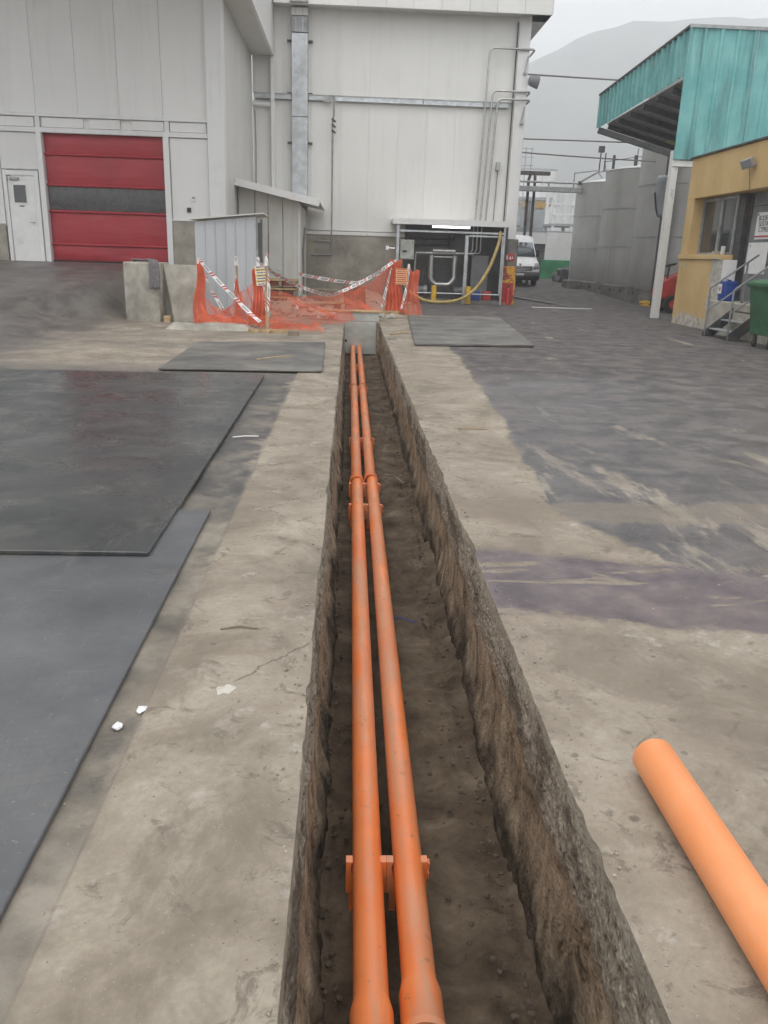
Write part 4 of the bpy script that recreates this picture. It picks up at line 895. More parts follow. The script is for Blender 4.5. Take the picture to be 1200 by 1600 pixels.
# ------------------------------------------------------------------ fenced-off spot: stakes, net, tape, rubble
def stake(name, x, y, h, label, feet=True, mat='wood_pale', lean=(0, 0)):
    t = thing(name, (x, y, zf(x, y)), label, 'stake', 'wooden stakes carrying the orange net')
    mb = MB(); z0 = zf(x, y)
    mb.beam((x, y, z0), (x+lean[0], y+lean[1], z0+h), 0.05, 0.05, (0, 1, 0)); mb.build('post', mat, t, bev=0.004)
    if feet:
        mb = MB(); mb.beam((x-0.38, y-0.045, z0+0.035), (x+0.42, y-0.06, z0+0.035), 0.045, 0.07); mb.build('foot', mat, t, bev=0.004)
        mb = MB(); mb.beam((x+0.04, y-0.35, z0+0.03), (x+0.04, y+0.35, z0+0.03), 0.045, 0.06); mb.build('foot', mat, t, bev=0.004)
    mb = MB(); mb.tube([(x+lean[0]*0.9, y+lean[1]*0.9-0.005, z0+h*0.9), (x+lean[0], y+lean[1]-0.005, z0+h+0.05)], [0.045, 0.03], 7); mb.build('tape_wrap', 'paper', t)
    return t
stake('fence_stake', -3.26, 18.45, 1.32, 'leftmost stake of the orange net fence', False)
stake('fence_stake', -2.40, 17.95, 1.38, 'second stake from the left in the orange net fence', False)
stake('fence_stake', -1.96, 18.1, 1.38, 'stake behind the yellow paper notice', False, 'red_paint')
stake('fence_stake', -1.64, 16.68, 1.42, 'nearest stake with a pale wooden cross foot', True)
stake('fence_stake', 1.22, 23.3, 1.40, 'right-hand stake wrapped in bunched orange net', True)
stake('fence_stake', 1.60, 23.15, 1.30, 'last stake on the right, beside the shelter hose', False)
mb = MB(); mb.box(-1.20, -0.98, 16.12, 16.3, 0.0, 0.10); tag(mb.build('wood_offcut', 'wood_old', bev=0.006), 'dark wood offcut beside the nearest stake foot', 'wood block')
mb = MB(); mb.beam((0.78, 22.85, 0.05), (1.35, 23.05, 0.05), 0.14, 0.09); tag(mb.build('wood_offcut', 'wood_pale', bev=0.006), 'pale wood block at the foot of the right-hand stake', 'wood block')
def net(name, f, nu, nv, wd, label, cu=2, cv=2):
    """f(u, v) -> point. Real strands: flat plastic ribbons both ways."""
    V, F = [], []
    def strand(pts):
        pts = [Vector(p) for p in pts]; b = len(V)
        for i, p in enumerate(pts):
            t_ = (pts[min(i+1, len(pts)-1)]-pts[max(i-1, 0)]).normalized()
            s_ = t_.cross(Vector((0.25, -1, 0.1))).normalized()*wd/2
            V.append(tuple(p-s_)); V.append(tuple(p+s_))
        for i in range(len(pts)-1): F.append((b+2*i, b+2*i+1, b+2*i+3, b+2*i+2))
    for i in range(nu+1): strand([f(i/nu, j/(nv*cv/2)) for j in range(int(nv*cv/2)+1)])
    for j in range(nv+1): strand([f(i/(nu*cu/2), j/nv) for i in range(int(nu*cu/2)+1)])
    me = bpy.data.meshes.new(name); me.from_pydata(V, [], F)
    return tag(mkobj(name, me, 'net_orange'), label, 'safety net', 'orange safety net panels')
def span(a, b, za, zb, h, sagt, sagb, bulge, seed, low=0.0):
    a, b = Vector((*a, 0)), Vector((*b, 0)); n = (b-a).cross(Vector((0, 0, 1))).normalized()
    def f(u, v):
        p = a.lerp(b, u); top = za+(zb-za)*u - sagt*4*u*(1-u); bot = low+0.02+sagb*math.sin(u*9+seed)
        z = bot+(top-bot)*v
        w_ = bulge*(math.sin(u*7+seed)*0.5+0.6*math.sin(u*17+v*5+seed*2)*0.4+0.8*math.sin(v*4+u*3))*(1-0.6*v)
        q = p + n*w_
        return (q.x+0.03*math.sin(v*9+seed+u*20), q.y, z+0.02*math.sin(u*31+seed))
    return f
def bunch(x, y, z0, z1, w0, w1, seed, pleat=9):
    def f(u, v):
        w_ = w0+(w1-w0)*(1-v)**1.5; a = u*pleat*PI
        return (x+(u-0.5)*w_+0.03*math.sin(v*6+seed), y-0.05+0.06*math.sin(a+seed)*(0.4+0.6*(1-v))+0.02*math.sin(v*11), z0+(z1-z0)*v+0.03*math.sin(u*8+seed)*(1 if v > 0.5 else 0.4))
    return f
net('safety_net', span((-3.3, 18.35), (-2.40, 17.88), 0.75, 0.55, 1, 0.30, 0.0, 0.10, 1), 26, 18, 0.009, 'slack orange net between the two leftmost stakes')
net('safety_net', span((-2.42, 17.85), (-1.98, 18.0), 0.75, 1.1, 1, 0.15, 0.0, 0.08, 2), 15, 22, 0.009, 'short orange net left of the yellow notice')
net('safety_net', bunch(-3.24, 18.36, 0.03, 1.28, 0.14, 0.36, 3), 44, 30, 0.008, 'bunched orange net hanging on the leftmost stake')
net('safety_net', bunch(-1.93, 17.98, 0.05, 1.2, 0.22, 0.44, 5), 44, 30, 0.008, 'bunched orange net below the yellow notice')
net('safety_net', bunch(-2.36, 17.88, 0.03, 0.95, 0.06, 0.34, 6, 6), 22, 22, 0.007, 'thin orange net gathered on the second stake')
net('safety_net', bunch(1.22, 23.22, 0.05, 1.42, 0.34, 0.52, 7), 64, 36, 0.010, 'thick bunch of orange net on the right-hand stake')
net('safety_net', bunch(1.72, 23.12, 0.0, 1.18, 0.28, 0.52, 8, 7), 34, 30, 0.008, 'frayed orange net hanging by the shelter hose')
net('safety_net', span((-1.62, 16.75), (1.1, 23.2), 0.86, 1.25, 1, 0.42, 0.0, 0.22, 4), 96, 19, 0.0085, 'long sagging orange net span across the rubble')
net('safety_net', lambda u, v: (-3.15+1.7*u+0.10*math.sin(v*7+u*3), 17.35+0.75*v+0.1*math.sin(u*11), zf(-2, 17.5)+0.05+0.12*sstep(0.02, 0.2, v)+0.05*math.sin(u*13+v*9)+0.03*math.sin(u*31)), 40, 20, 0.0055, 'orange net lying crumpled on the ground before the booth')
net('safety_net', lambda u, v: (-1.6+1.0*u+0.08*math.sin(v*6), 16.9+1.4*v, 0.05+0.04*math.sin(u*9+v*12)+0.03*math.sin(u*23)), 22, 26, 0.0045, 'orange net spread on the ground behind the nearest stake')
def tape(pts, label, wd=0.075, twist=1.0, sag=0.0):
    pts = [Vector(p) for p in pts]; out = []
    for i in range(len(pts)-1):
        for k_ in range(14): out.append(pts[i].lerp(pts[i+1], k_/14))
    out.append(pts[-1]); n = len(out)
    if sag: out = [p-Vector((0, 0, sag*4*(i/(n-1))*(1-i/(n-1)))) for i, p in enumerate(out)]
    A, B, us, L = [], [], [], 0.0
    for i, p in enumerate(out):
        if i: L += (p-out[i-1]).length
        d = (out[min(i+1, n-1)]-out[max(i-1, 0)]).normalized()
        s_ = d.cross(Vector((0, -1, 0.0))).normalized(); q = d.cross(s_)
        a = twist*(0.9*math.sin(L*2.3)+0.7*math.sin(L*5.1+1)); s_ = (s_*math.cos(a)+q*math.sin(a))*wd*0.47
        A.append(p-s_); B.append(p+s_); us.append(L)
    mb = MB(); mb.ribbon(A, B, us); o = mb.build('barrier_tape', 'tape', smooth=180)
    return tag(o, label, 'barrier tape', 'red and white barrier tapes')
tape([(-3.24, 18.30, 1.34), (-2.35, 17.6, 0.62), (-1.85, 17.3, 0.16)], 'barrier tape sloping from the leftmost stake down to the nearest stake', 0.085, 0.5, 0.06)
tape([(-3.12, 18.28, 1.05), (-2.98, 18.25, 0.70), (-2.6, 18.1, 0.12)], 'short barrier tape dangling by the leftmost stake', 0.08, 0.9, 0.0)
tape([(-2.40, 17.88, 1.42), (-2.42, 17.86, 0.75), (-2.22, 17.8, 0.08)], 'barrier tape hanging down the second stake', 0.07, 1.3)
tape([(-1.84, 17.9, 0.95), (-1.80, 17.88, 0.6), (-1.74, 17.86, 0.22)], 'barrier tape hanging below the yellow notice', 0.075, 0.8)
tape([(-1.62, 16.62, 1.52), (-1.60, 16.62, 0.85), (-1.62, 16.62, 0.4)], 'barrier tape wound down the nearest stake', 0.07, 1.2)
tape([(-1.62, 16.66, 1.22), (-0.45, 20.0, 0.9), (1.15, 23.15, 1.38)], 'lower sagging barrier tape spanning the trench end', 0.09, 0.5, 0.30)
tape([(-1.45, 24.0, 0.98), (0.2, 23.9, 0.90), (1.25, 23.15, 1.36)], 'upper barrier tape stretched behind the trench end', 0.10, 0.4, 0.12)
tape([(-1.20, 21.0, 0.82), (-1.27, 21.0, 0.6), (-1.32, 20.95, 0.2)], 'barrier tape end dangling over the rubble', 0.085, 0.9)
tape([(-1.35, 20.9, 0.06), (-0.9, 20.8, 0.05), (-0.35, 20.6, 0.06)], 'barrier tape lying on the ground left of the trench end', 0.09, 0.7)
tape([(1.12, 23.08, 1.25), (0.98, 23.05, 0.6), (0.86, 23.0, 0.12)], 'barrier tape hanging left of the bunched right-hand net', 0.075, 0.9)
tape([(1.62, 23.0, 1.25), (1.52, 23.0, 0.6), (1.42, 22.95, 0.15)], 'barrier tape hanging right of the bunched right-hand net', 0.07, 1.0)
tape([(-1.98, 18.0, 1.38), (-1.8, 17.5, 1.28), (-1.64, 16.7, 1.22)], 'short barrier tape above the yellow notice', 0.06, 0.8)
def notice(cx, cy, cz, wd, ht, rz, mat, label):
    mb = MB(); t_ = 0.006; ca, sa = math.cos(rz), math.sin(rz)
    def p(u, v, d): return (cx+ca*(u*wd)-sa*v*ht, cy+d, cz+sa*(u*wd)+ca*v*ht)
    mb.v = [p(-.5, -.5, 0), p(.5, -.5, 0), p(.5, .5, 0), p(-.5, .5, 0), p(-.5, -.5, t_), p(.5, -.5, t_), p(.5, .5, t_), p(-.5, .5, t_)]
    mb.f = [(0,1,2,3),(7,6,5,4),(0,4,5,1),(1,5,6,2),(2,6,7,3),(3,7,4,0)]
    mb.uv = {0: [(0, 0), (1, 0), (1, 1), (0, 1)]}
    tag(mb.build('notice', mat), label, 'notice')
notice(-1.86, 17.86, 1.07, 0.27, 0.40, 0.10, 'notice_yellow', 'yellow and white printed paper notice on the left net')
notice(1.40, 22.98, 1.02, 0.32, 0.42, 0.0, 'notice_red', 'printed orange notice on the bunched right-hand net')
# rubble inside the fence
U, V_ = np.meshgrid(np.linspace(0, 1, 60), np.linspace(0, 1, 50), indexing='ij')
MX = -3.0+U*4.6; MY = 21.0+V_*8.5
MZ = (0.26*sstep(0, 0.5, V_)*(1-sstep(0.85, 1, V_)) + 0.2*fbm(U*4, V_*5, seed=50, o=5))*sstep(0, 0.15, U)*(1-sstep(0.8, 1, U))*sstep(0, 0.12, V_) - 0.01
o = grid_obj('spoil_heap', np.stack([MX, MY, np.maximum(MZ, -0.02)], -1), 'sand', smooth=70); tag(o, 'low heap of dug-out sandy soil behind the trench end', 'spoil heap')
def hz(x, y):
    u = np.clip((x+3.0)/4.6, 0, 1); v = np.clip((y-21.0)/8.5, 0, 1)
    return max(0.0, float((0.26*sstep(0, 0.5, v)*(1-sstep(0.85, 1, v)) + 0.2*fbm(u*4, v*5, seed=50, o=5))*sstep(0, 0.15, u)*(1-sstep(0.8, 1, u))*sstep(0, 0.12, v)-0.01))
pt = thing('pallet_stack', (-1.95, 23.9, 0), 'pile of three wooden pallets seen through the net', 'pallets')
for i in range(3):
    z0 = 0.16+i*0.235
    for q in (-2.36, -1.95, -1.54):
        mb = MB(); mb.box(q-0.05, q+0.05, 23.6, 24.4, z0, z0+0.15); mb.build('runner', 'wood_old', pt)
    for k_ in range(4):
        mb = MB(); mb.box(-2.42, -1.48, 23.58+k_*0.22, 23.74+k_*0.22, z0+0.152, z0+0.205); mb.build('deck_board', 'wood_pale', pt)
    for k_ in range(2):
        mb = MB(); mb.box(-2.29+k_*0.41, -2.02+k_*0.41, 23.66, 24.3, z0+0.01, z0+0.14); mb.build('filler_block', 'brick_red', pt)
ct = thing('tile_stack', (0.2, 22.8, 0.1), 'tilted stack of red-brown grooved clay tiles behind the net', 'tiles')
for i in range(9):
    x0 = -0.12+i*0.066
    mb = MB(); Mt = Matrix.Translation((x0, 22.7, 0.13)) @ Matrix.Rotation(-0.12, 4, 'Y'); mb.box(0, 0.055, 0, 0.3, 0, 0.60, Mt); mb.build('tile', 'brick_red', ct, bev=0.004)
for i, (x, y, l, a) in enumerate([(-0.95, 25.4, 1.2, 0.1), (-0.8, 24.2, 1.0, -0.15), (-1.1, 22.6, 0.9, 0.3), (-0.6, 23.2, 1.1, 0.05)]):
    z0 = hz(x, y)+0.06; mb = MB(); mb.beam((x-l/2*math.cos(a), y-l/2*math.sin(a), z0), (x+l/2*math.cos(a), y+l/2*math.sin(a), z0+0.05), 0.18, 0.05)
    tag(mb.build('board', ['wood_old', 'wood_pale', 'wood_old', 'wood_pale'][i], bev=0.005), ['dark board farthest back on the spoil heap', 'pale board beside the tile stack', 'dark board nearest the trench end on the heap', 'pale board in the middle of the spoil heap'][i], 'board', 'boards on the spoil heap')
mb = MB(); mb.box(-1.35, -0.35, 26.5, 27.0, hz(-0.9, 26.6)-0.05, hz(-0.9, 26.6)+0.38); tag(mb.build('timber_pile', 'wood_old', bev=0.02), 'brown timber pile by the rear wall plinth', 'timber')
pts = [(random.uniform(-2.6, 1.2), random.uniform(21.2, 26.5), 0, random.choice((0.03, 0.05, 0.08, 0.12))) for i in range(160)]
scatter('rubble_stones', 'concrete_block', [(a, b, hz(a, b)+r*0.4, r) for a, b, _, r in pts])

# ------------------------------------------------------------------ pump shelter against the rear wall
ps = thing('pump_shelter', (3.4, 30, 0), 'dark open pump shelter under a flat roof at the rear wall', 'shelter')
mb = MB(); mb.box(1.42, 5.40, 29.35, 30.99, 2.66, 2.78); mb.build('roof', 'white_steel', ps, bev=0.01)
mb = MB(); mb.box(1.42, 5.40, 29.33, 29.352, 2.60, 2.79); mb.build('roof_edge', 'white_steel', ps)
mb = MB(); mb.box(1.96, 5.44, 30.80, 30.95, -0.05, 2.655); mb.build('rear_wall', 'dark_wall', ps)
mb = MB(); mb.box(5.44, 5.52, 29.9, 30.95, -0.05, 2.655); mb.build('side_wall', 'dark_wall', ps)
for x, wd in ((1.62, 0.10), (4.02, 0.12), (5.32, 0.07)):
    mb = MB(); mb.box(x-wd/2, x+wd/2, 29.45, 29.45+wd, 0, 2.598 if x != 4.02 else 2.3); mb.build('post', 'galv', ps, bev=0.006)
mb = MB(); mb.box(1.62, 5.34, 29.46, 29.52, 2.36, 2.42); mb.build('cross_rail', 'galv', ps)
mb = MB(); mb.box(4.09, 5.28, 29.47, 29.51, 2.26, 2.31); mb.box(5.235, 5.285, 29.47, 29.51, 0.3, 2.26); mb.build('gate_frame', 'galv', ps)
mb = MB(); mb.tube([(1.9, 29.5, 0.34), (5.26, 29.5, 0.34)], 0.025, 8); mb.build('low_rail', 'galv', ps)
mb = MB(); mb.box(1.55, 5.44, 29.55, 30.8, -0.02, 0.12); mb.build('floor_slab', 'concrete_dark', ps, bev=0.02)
mb = MB(); mb.box(4.35, 4.95, 30.3, 30.79, 0.13, 1.65); mb.build('panel_cabinet', 'grey_paint', ps, bev=0.01)
lf = MB(); lf.box(2.78, 4.12, 29.42, 29.54, 2.585, 2.599); lf = tag(lf.build('tube_lamp', 'white_steel'), 'lit white fluorescent tube under the shelter roof', 'lamp')
mb = MB(); mb.tube([(2.80, 29.48, 2.55), (4.10, 29.48, 2.55)], 0.034, 10); mb.build('tube', 'tube_light', lf)
eb = MB(); eb.box(1.72, 2.20, 29.56, 29.80, 1.45, 2.10); eb = tag(eb.build('switch_cabinet', 'box_grey', bev=0.012), 'grey electrical cabinet on the left shelter post', 'cabinet')
mb = MB(); mb.box(1.76, 2.16, 29.545, 29.558, 1.49, 2.06); d = mb.build('door', 'box_grey', eb, bev=0.004)
mb = MB(); mb.box(1.80, 1.95, 29.52, 29.546, 1.68, 1.75); mb.build('handle', 'black_plastic', d)
for zz in (1.52, 1.98):
    mb = MB(); mb.box(2.13, 2.155, 29.53, 29.546, zz, zz+0.06); mb.build('hinge', 'dark_steel', d)
mb = MB(); mb.tube([(1.28, 29.6, 1.80), (1.55, 29.6, 1.80), (1.55, 29.6, 1.9)], 0.03, 8); mb.box(1.22, 1.32, 29.54, 29.66, 1.74, 1.88); tag(mb.build('tap', 'chrome'), 'small valve stub left of the shelter cabinet', 'valve')
hx_ = thing('heat_exchanger', (3.25, 30.2, 0), 'U-shaped insulated steel pipe loop inside the shelter', 'pipework')
mb = MB(); mb.tube([(2.86, 30.0, 1.62), (2.86, 30.0, 0.85), (2.92, 30.0, 0.72), (3.04, 30.0, 0.62), (3.5, 30.0, 0.62), (3.62, 30.0, 0.72), (3.70, 30.0, 0.86), (3.70, 30.0, 1.62)], 0.085, 12); mb.build('loop', 'steel_pipe', hx_, smooth=50)
mb = MB(); mb.tube([(2.3, 30.0, 1.68), (4.35, 30.0, 1.70)], 0.045, 10); mb.tube([(2.3, 30.0, 1.68), (2.26, 30.0, 0.13)], 0.03, 8); mb.tube([(2.9, 30.0, 1.76), (3.7, 30.0, 1.76)], 0.07, 12); mb.tube([(2.9, 30.02, 1.56), (3.7, 30.02, 1.56)], 0.03, 8); mb.build('header_pipe', 'steel_pipe', hx_, smooth=50)
mb = MB()
for i in range(10): mb.lathe([(0.07, 0), (0.088, 0), (0.088, 0.02), (0.07, 0.02)], 12, Matrix.Translation((2.93+i*0.08, 30.0, 1.76)) @ Matrix.Rotation(PI/2, 4, 'Y'))
struct(mb.build('rib', 'steel_pipe', hx_), 'stuff')
mb = MB(); mb.tube([(2.86, 30.0, 0.62), (2.86, 30.0, 0.13)], 0.03, 8); mb.tube([(3.70, 30.0, 0.7), (3.70, 30.0, 0.13)], 0.03, 8); mb.build('support', 'dark_steel', hx_)
def pump(x, label):
    t = thing('pump', (x, 30.4, 0.12), label, 'pump', 'pumps on the shelter floor')
    mb = MB(); mb.tube([(x-0.2, 30.3, 0.42), (x+0.22, 30.3, 0.42)], [0.13, 0.13], 14); mb.build('motor', 'grey_paint', t, smooth=50)
    mb = MB(); mb.box(x-0.28, x+0.28, 30.15, 30.45, 0.12, 0.2); mb.build('base', 'dark_steel', t, bev=0.01)
    mb = MB(); mb.tube([(x+0.25, 30.3, 0.42), (x+0.25, 30.3, 1.55)], 0.05, 10); mb.build('riser', 'dark_steel', t, smooth=50)
    mb = MB(); mb.tube([(x+0.2, 30.3, 0.42), (x+0.32, 30.3, 0.42)], 0.17, 14); mb.build('volute', 'galv_dull', t, smooth=50)
pump(2.45, 'grey pump on the left of the shelter floor'); pump(3.95, 'grey pump near the middle shelter post')
for i, (z_, a, b, lab) in enumerate([(2.18, 2.1, 3.7, 'upper dark pipe along the shelter rear wall'), (1.98, 2.1, 3.55, 'lower dark pipe along the shelter rear wall')]):
    mb = MB(); mb.tube([(a, 30.72, z_), (b, 30.72, z_), (b, 30.72, z_+0.35)], 0.04, 8); tag(mb.build('pipe_run', 'dark_steel', smooth=50), lab, 'pipe')
for i, x in enumerate((4.38, 4.52, 4.66)):
    mb = MB(); mb.tube([(x, 30.5, 2.65), (x, 30.5, 1.85 if i < 2 else 1.80), (x-0.06, 30.5, 1.72), (4.12, 30.5, 1.72)], 0.024, 8)
    tag(mb.build('steam_pipe', 'steel_pipe', smooth=50), ['left', 'middle', 'right'][i]+' thin steel pipe inside the shelter', 'pipe', 'thin steel pipes inside the shelter')
def bollard(x, y, label):
    t = thing('bollard', (x, y, 0), label, 'bollard', 'yellow bollards before the shelter')
    mb = MB(); mb.lathe([(0.095, 0), (0.095, 0.56), (0.085, 0.60), (0.0, 0.615)], 16, Matrix.Translation((x, y, 0))); mb.build('post', 'yellow_paint', t, smooth=40)
    mb = MB(); mb.lathe([(0.13, 0), (0.13, 0.02), (0.095, 0.03)], 16, Matrix.Translation((x, y, 0))); mb.build('base_plate', 'dark_steel', t)
bollard(2.92, 29.15, 'yellow bollard on the left before the shelter'); bollard(4.12, 29.15, 'yellow bollard on the right before the shelter')
mb = MB(); hp = [(1.85, 28.9, 0.62), (2.0, 28.9, 0.45), (2.25, 28.9, 0.26), (2.6, 28.88, 0.11), (3.0, 28.86, 0.065), (3.5, 28.86, 0.10), (3.9, 28.9, 0.22), (4.25, 28.95, 0.46), (4.55, 29.0, 0.82), (4.8, 29.1, 1.25), (4.98, 29.2, 1.70), (5.12, 29.3, 2.15), (5.16, 29.4, 2.45)]
sp = []
for i in range(len(hp)-1):
    p0, p1, p2, p3 = (np.array(hp[max(0, min(len(hp)-1, i+q))]) for q in (-1, 0, 1, 2))
    for k_ in range(5):
        s_ = k_/5; sp.append(tuple(0.5*((2*p1)+(-p0+p2)*s_+(2*p0-5*p1+4*p2-p3)*s_**2+(-p0+3*p1-3*p2+p3)*s_**3)))
sp.append(hp[-1]); mb.tube(sp, 0.055, 10)
ho = tag(mb.build('hose', 'hose_yellow', smooth=60), 'thick yellow hose drooping in an arc before the shelter', 'hose')
mb = MB(); mb.tube([hp[0], (1.80, 28.9, 0.68)], 0.07, 10); mb.build('coupling', 'chrome', ho)
mb = MB(); mb.box(4.28, 4.62, 29.62, 29.95, 0.125, 0.44); tag(mb.build('crate', 'blue_plastic', bev=0.02), 'blue plastic crate low inside the shelter', 'crate')
mb = MB(); mb.box(4.72, 5.02, 29.62, 29.92, 0.125, 0.44); tag(mb.build('crate', 'red_paint', bev=0.02), 'red plastic crate low inside the shelter', 'crate')
mb = MB(); mb.box(5.53, 5.92, 29.95, 30.98, -0.1, 2.24); tag(mb.build('pillar', 'concrete_dark', bev=0.025), 'dark concrete pillar foot at the rear building corner', 'pillar')
ec = MB(); ec.box(5.34, 5.86, 29.72, 29.94, 0.0, 1.32); ec = tag(ec.build('extinguisher_cabinet', 'painted_pillar', bev=0.012), 'fire cabinet painted yellow and red at the pillar foot', 'cabinet')
mb = MB(); mb.box(5.40, 5.80, 29.705, 29.722, 0.08, 0.76); d = mb.build('door', 'red_paint', ec, bev=0.006)
e = thing('fire_extinguisher', (5.62, 29.6, 0.0), 'red fire extinguisher standing against the painted cabinet', 'extinguisher')
mb = MB(); mb.lathe([(0.0, 0), (0.085, 0), (0.085, 0.5), (0.06, 0.57), (0.025, 0.6)], 16, Matrix.Translation((5.62, 29.6, 0.0))); mb.build('cylinder', 'red_paint', e, smooth=50)
mb = MB(); mb.box(5.59, 5.65, 29.57, 29.63, 0.6, 0.68); mb.beam((5.6, 29.6, 0.66), (5.74, 29.58, 0.70), 0.02, 0.02); mb.build('valve', 'black_plastic', e)
sg = MB(); sg.box(5.46, 5.80, 29.92, 29.948, 1.50, 1.74); sg = tag(sg.build('fire_sign', 'red_paint', bev=0.004), 'small red fire sign on the dark pillar', 'sign')
mb = MB(); mb.lathe([(0.0, 0), (0.028, 0), (0.028, 0.10), (0.012, 0.13), (0.012, 0.15)], 10, Matrix.Translation((5.54, 29.915, 1.55))); mb.build('symbol', 'paper', sg)
mb = MB(); mb.add([(5.62, 29.917, 1.56), (5.70, 29.917, 1.56), (5.66, 29.917, 1.68), (5.71, 29.917, 1.58), (5.76, 29.917, 1.58), (5.735, 29.917, 1.67)], [(0, 1, 2), (3, 4, 5)]); struct(mb.build('flame_symbol', 'paper', sg), 'stuff')
mb = MB(); mb.tube([(1.9, 28.6, 0.01), (2.05, 28.62, 0.01)], 0.05, 8); tag(mb.build('paper_cup', 'paper'), 'white paper scrap on the ground under the hose end', 'litter')

# ------------------------------------------------------------------ yellow store building on the right
WX = 9.0
yb = thing('store_building', (11, 19, 0), 'ochre-yellow store building with a window and grey door, right', 'building')
def yw(name, y0, y1, z0, z1, mat='yellow_wall', x0=WX, x1=WX+0.35, bev=0.008):
    mb = MB(); mb.box(x0, x1, y0, y1, z0, z1); return mb.build(name, mat, yb, bev=bev)
yw('upper_wall', 9.0, 22.9, 3.22, 4.22)
yw('corner_pier', 22.45, 22.9, 1.82, 3.218)
yw('lower_wall', 20.22, 22.9, -0.1, 1.70)
yw('window_sill', 20.35, 22.93, 1.702, 1.818, 'yellow_wall', WX-0.05, WX+0.35, 0.012)
yw('rear_wall_end', 22.55, 22.898, -0.1, 4.2, 'yellow_wall', WX+0.355, 14)
yw('roof_flashing', 9.0, 22.98, 4.222, 4.27, 'dark_steel', WX-0.05, WX+0.5)
yw('roof', 9.0, 22.9, 4.24, 4.30, 'galv_dull', WX+0.5, 15)
yw('near_wall', 9.0, 17.0, -0.1, 3.218)
yw('door_recess_floor', 17.0, 20.2, -0.1, 0.76, 'concrete_block', WX-0.2, WX+1.2, 0.02)
yw('door_jamb', 20.10, 20.40, 0.762, 3.215, 'dark_steel', WX+0.30, WX+0.52)
yw('recess_side', 20.05, 20.215, 0.765, 1.70, 'white_steel', WX+0.02, WX+0.30)
win = MB(); win.box(WX+0.30, WX+0.33, 20.4, 22.44, 1.82, 3.215); win = win.build('window', 'window_glass', yb)
for (y0, y1, z0, z1) in ((22.36, 22.44, 1.82, 3.2), (20.41, 20.48, 1.82, 3.2), (20.48, 22.36, 1.82, 1.88), (20.48, 22.36, 3.13, 3.2), (21.22, 21.34, 1.88, 3.13)):
    mb = MB(); mb.box(WX+0.26, WX+0.299, y0, y1, z0, z1); mb.build('frame', 'galv_dull', win)
mb = MB(); mb.box(WX+0.9, WX+1.0, 20.4, 22.5, 1.2, 3.2)
dr = MB(); dr.box(WX+0.45, WX+0.50, 16.9, 20.10, 0.765, 3.215); dr = dr.build('sliding_door', 'grey_paint', yb)
for zz in (1.62, 2.9):
    mb = MB(); mb.box(WX+0.44, WX+0.449, 16.9, 20.08, zz, zz+0.02); mb.build('seam', 'dark_steel', dr)
for yv in (20.02, 18.2):
    mb = MB(); mb.box(WX+0.42, WX+0.449, yv-0.04, yv+0.04, 0.77, 3.2); mb.build('stile', 'dark_steel', dr)
# signs on the door
def text(name, s_, size, loc, rot, mat, parent):
    cu = bpy.data.curves.new(name, 'FONT'); cu.body = s_; cu.size = size; cu.extrude = 0.002; cu.align_x = 'LEFT'
    tmp = bpy.data.objects.new(name, cu); col.objects.link(tmp)
    me = bpy.data.meshes.new_from_object(tmp.evaluated_get(bpy.context.evaluated_depsgraph_get()))
    bpy.data.objects.remove(tmp)
    M = Matrix.Translation(loc) @ rot; me.transform(M)
    off = Vector((0, 0, 0)); p = parent
    while p: off += Vector(p.location); p = p.parent
    me.transform(Matrix.Translation(-off))
    return mkobj(name, me, mat, parent)
RWALL = Matrix(((0, 0, -1, 0), (-1, 0, 0, 0), (0, 1, 0, 0), (0, 0, 0, 1)))      # text on a wall facing -x
sg = MB(); sg.box(WX+0.425, WX+0.438, 18.55, 19.66, 2.17, 2.76); sg = tag(sg.build('door_sign', 'white_paint', bev=0.004), 'white lettered sign high on the grey store door', 'sign')
for i, s_ in enumerate(('BODEGA DE', 'SUSTANCIAS', 'CYPREDE')):
    text('lettering', s_, 0.155, (WX+0.423, 19.56-0.03*i, 2.58-0.125*i), RWALL, 'black_plastic', sg)
mb = MB(); mb.box(WX+0.420, WX+0.424, 18.56, 19.65, 2.215, 2.25); mb.build('red_line', 'red_paint', sg)
mb = MB(); mb.tube([(WX+0.424, 19.60, 2.715), (WX+0.418, 19.60, 2.715)], 0.025, 10); mb.build('emblem', 'black_plastic', sg)
sg = MB(); sg.box(WX+0.425, WX+0.438, 18.92, 19.88, 1.40, 2.10); tag(sg.build('notice_board', 'white_paint', bev=0.004), 'blank white board below the lettered sign on the grey door', 'board')
mb = MB(); mb.box(WX+0.420, WX+0.4249, 19.74, 19.80, 2.02, 2.045); mb.build('mark', 'grey_paint', bpy.data.objects['notice_board'])
fl = thing('floodlight', (WX, 19.3, 3.75), 'grey floodlight on the yellow upper wall', 'floodlight')
mb = MB(); Mf = Matrix.Translation((WX-0.16, 19.3, 3.76)) @ Matrix.Rotation(-0.45, 4, 'Y') @ Matrix.Rotation(0.35, 4, 'Z')
mb.box(-0.05, 0.06, -0.17, 0.17, -0.10, 0.10, Mf); h_ = mb.build('housing', 'galv_dull', fl, bev=0.012)
mb = MB(); mb.box(-0.056, -0.0505, -0.14, 0.14, -0.075, 0.075, Mf); mb.build('glass', 'headlight', h_)
mb = MB(); mb.box(WX-0.14, WX-0.005, 19.26, 19.34, 3.74, 3.80); mb.build('arm', 'dark_steel', fl)
mb = MB(); mb.tube([(WX-0.10, 19.3, 3.66), (WX-0.06, 19.33, 3.5), (WX-0.02, 19.36, 3.36), (WX-0.02, 19.35, 3.23)], 0.010, 6); mb.build('lead', 'cable_grey', fl)
mb = MB(); mb.box(WX+0.02, WX+0.16, 20.55, 20.95, 1.82, 1.90); tag(mb.build('brick', 'concrete_block', bev=0.008), 'pale brick lying on the window sill', 'brick')
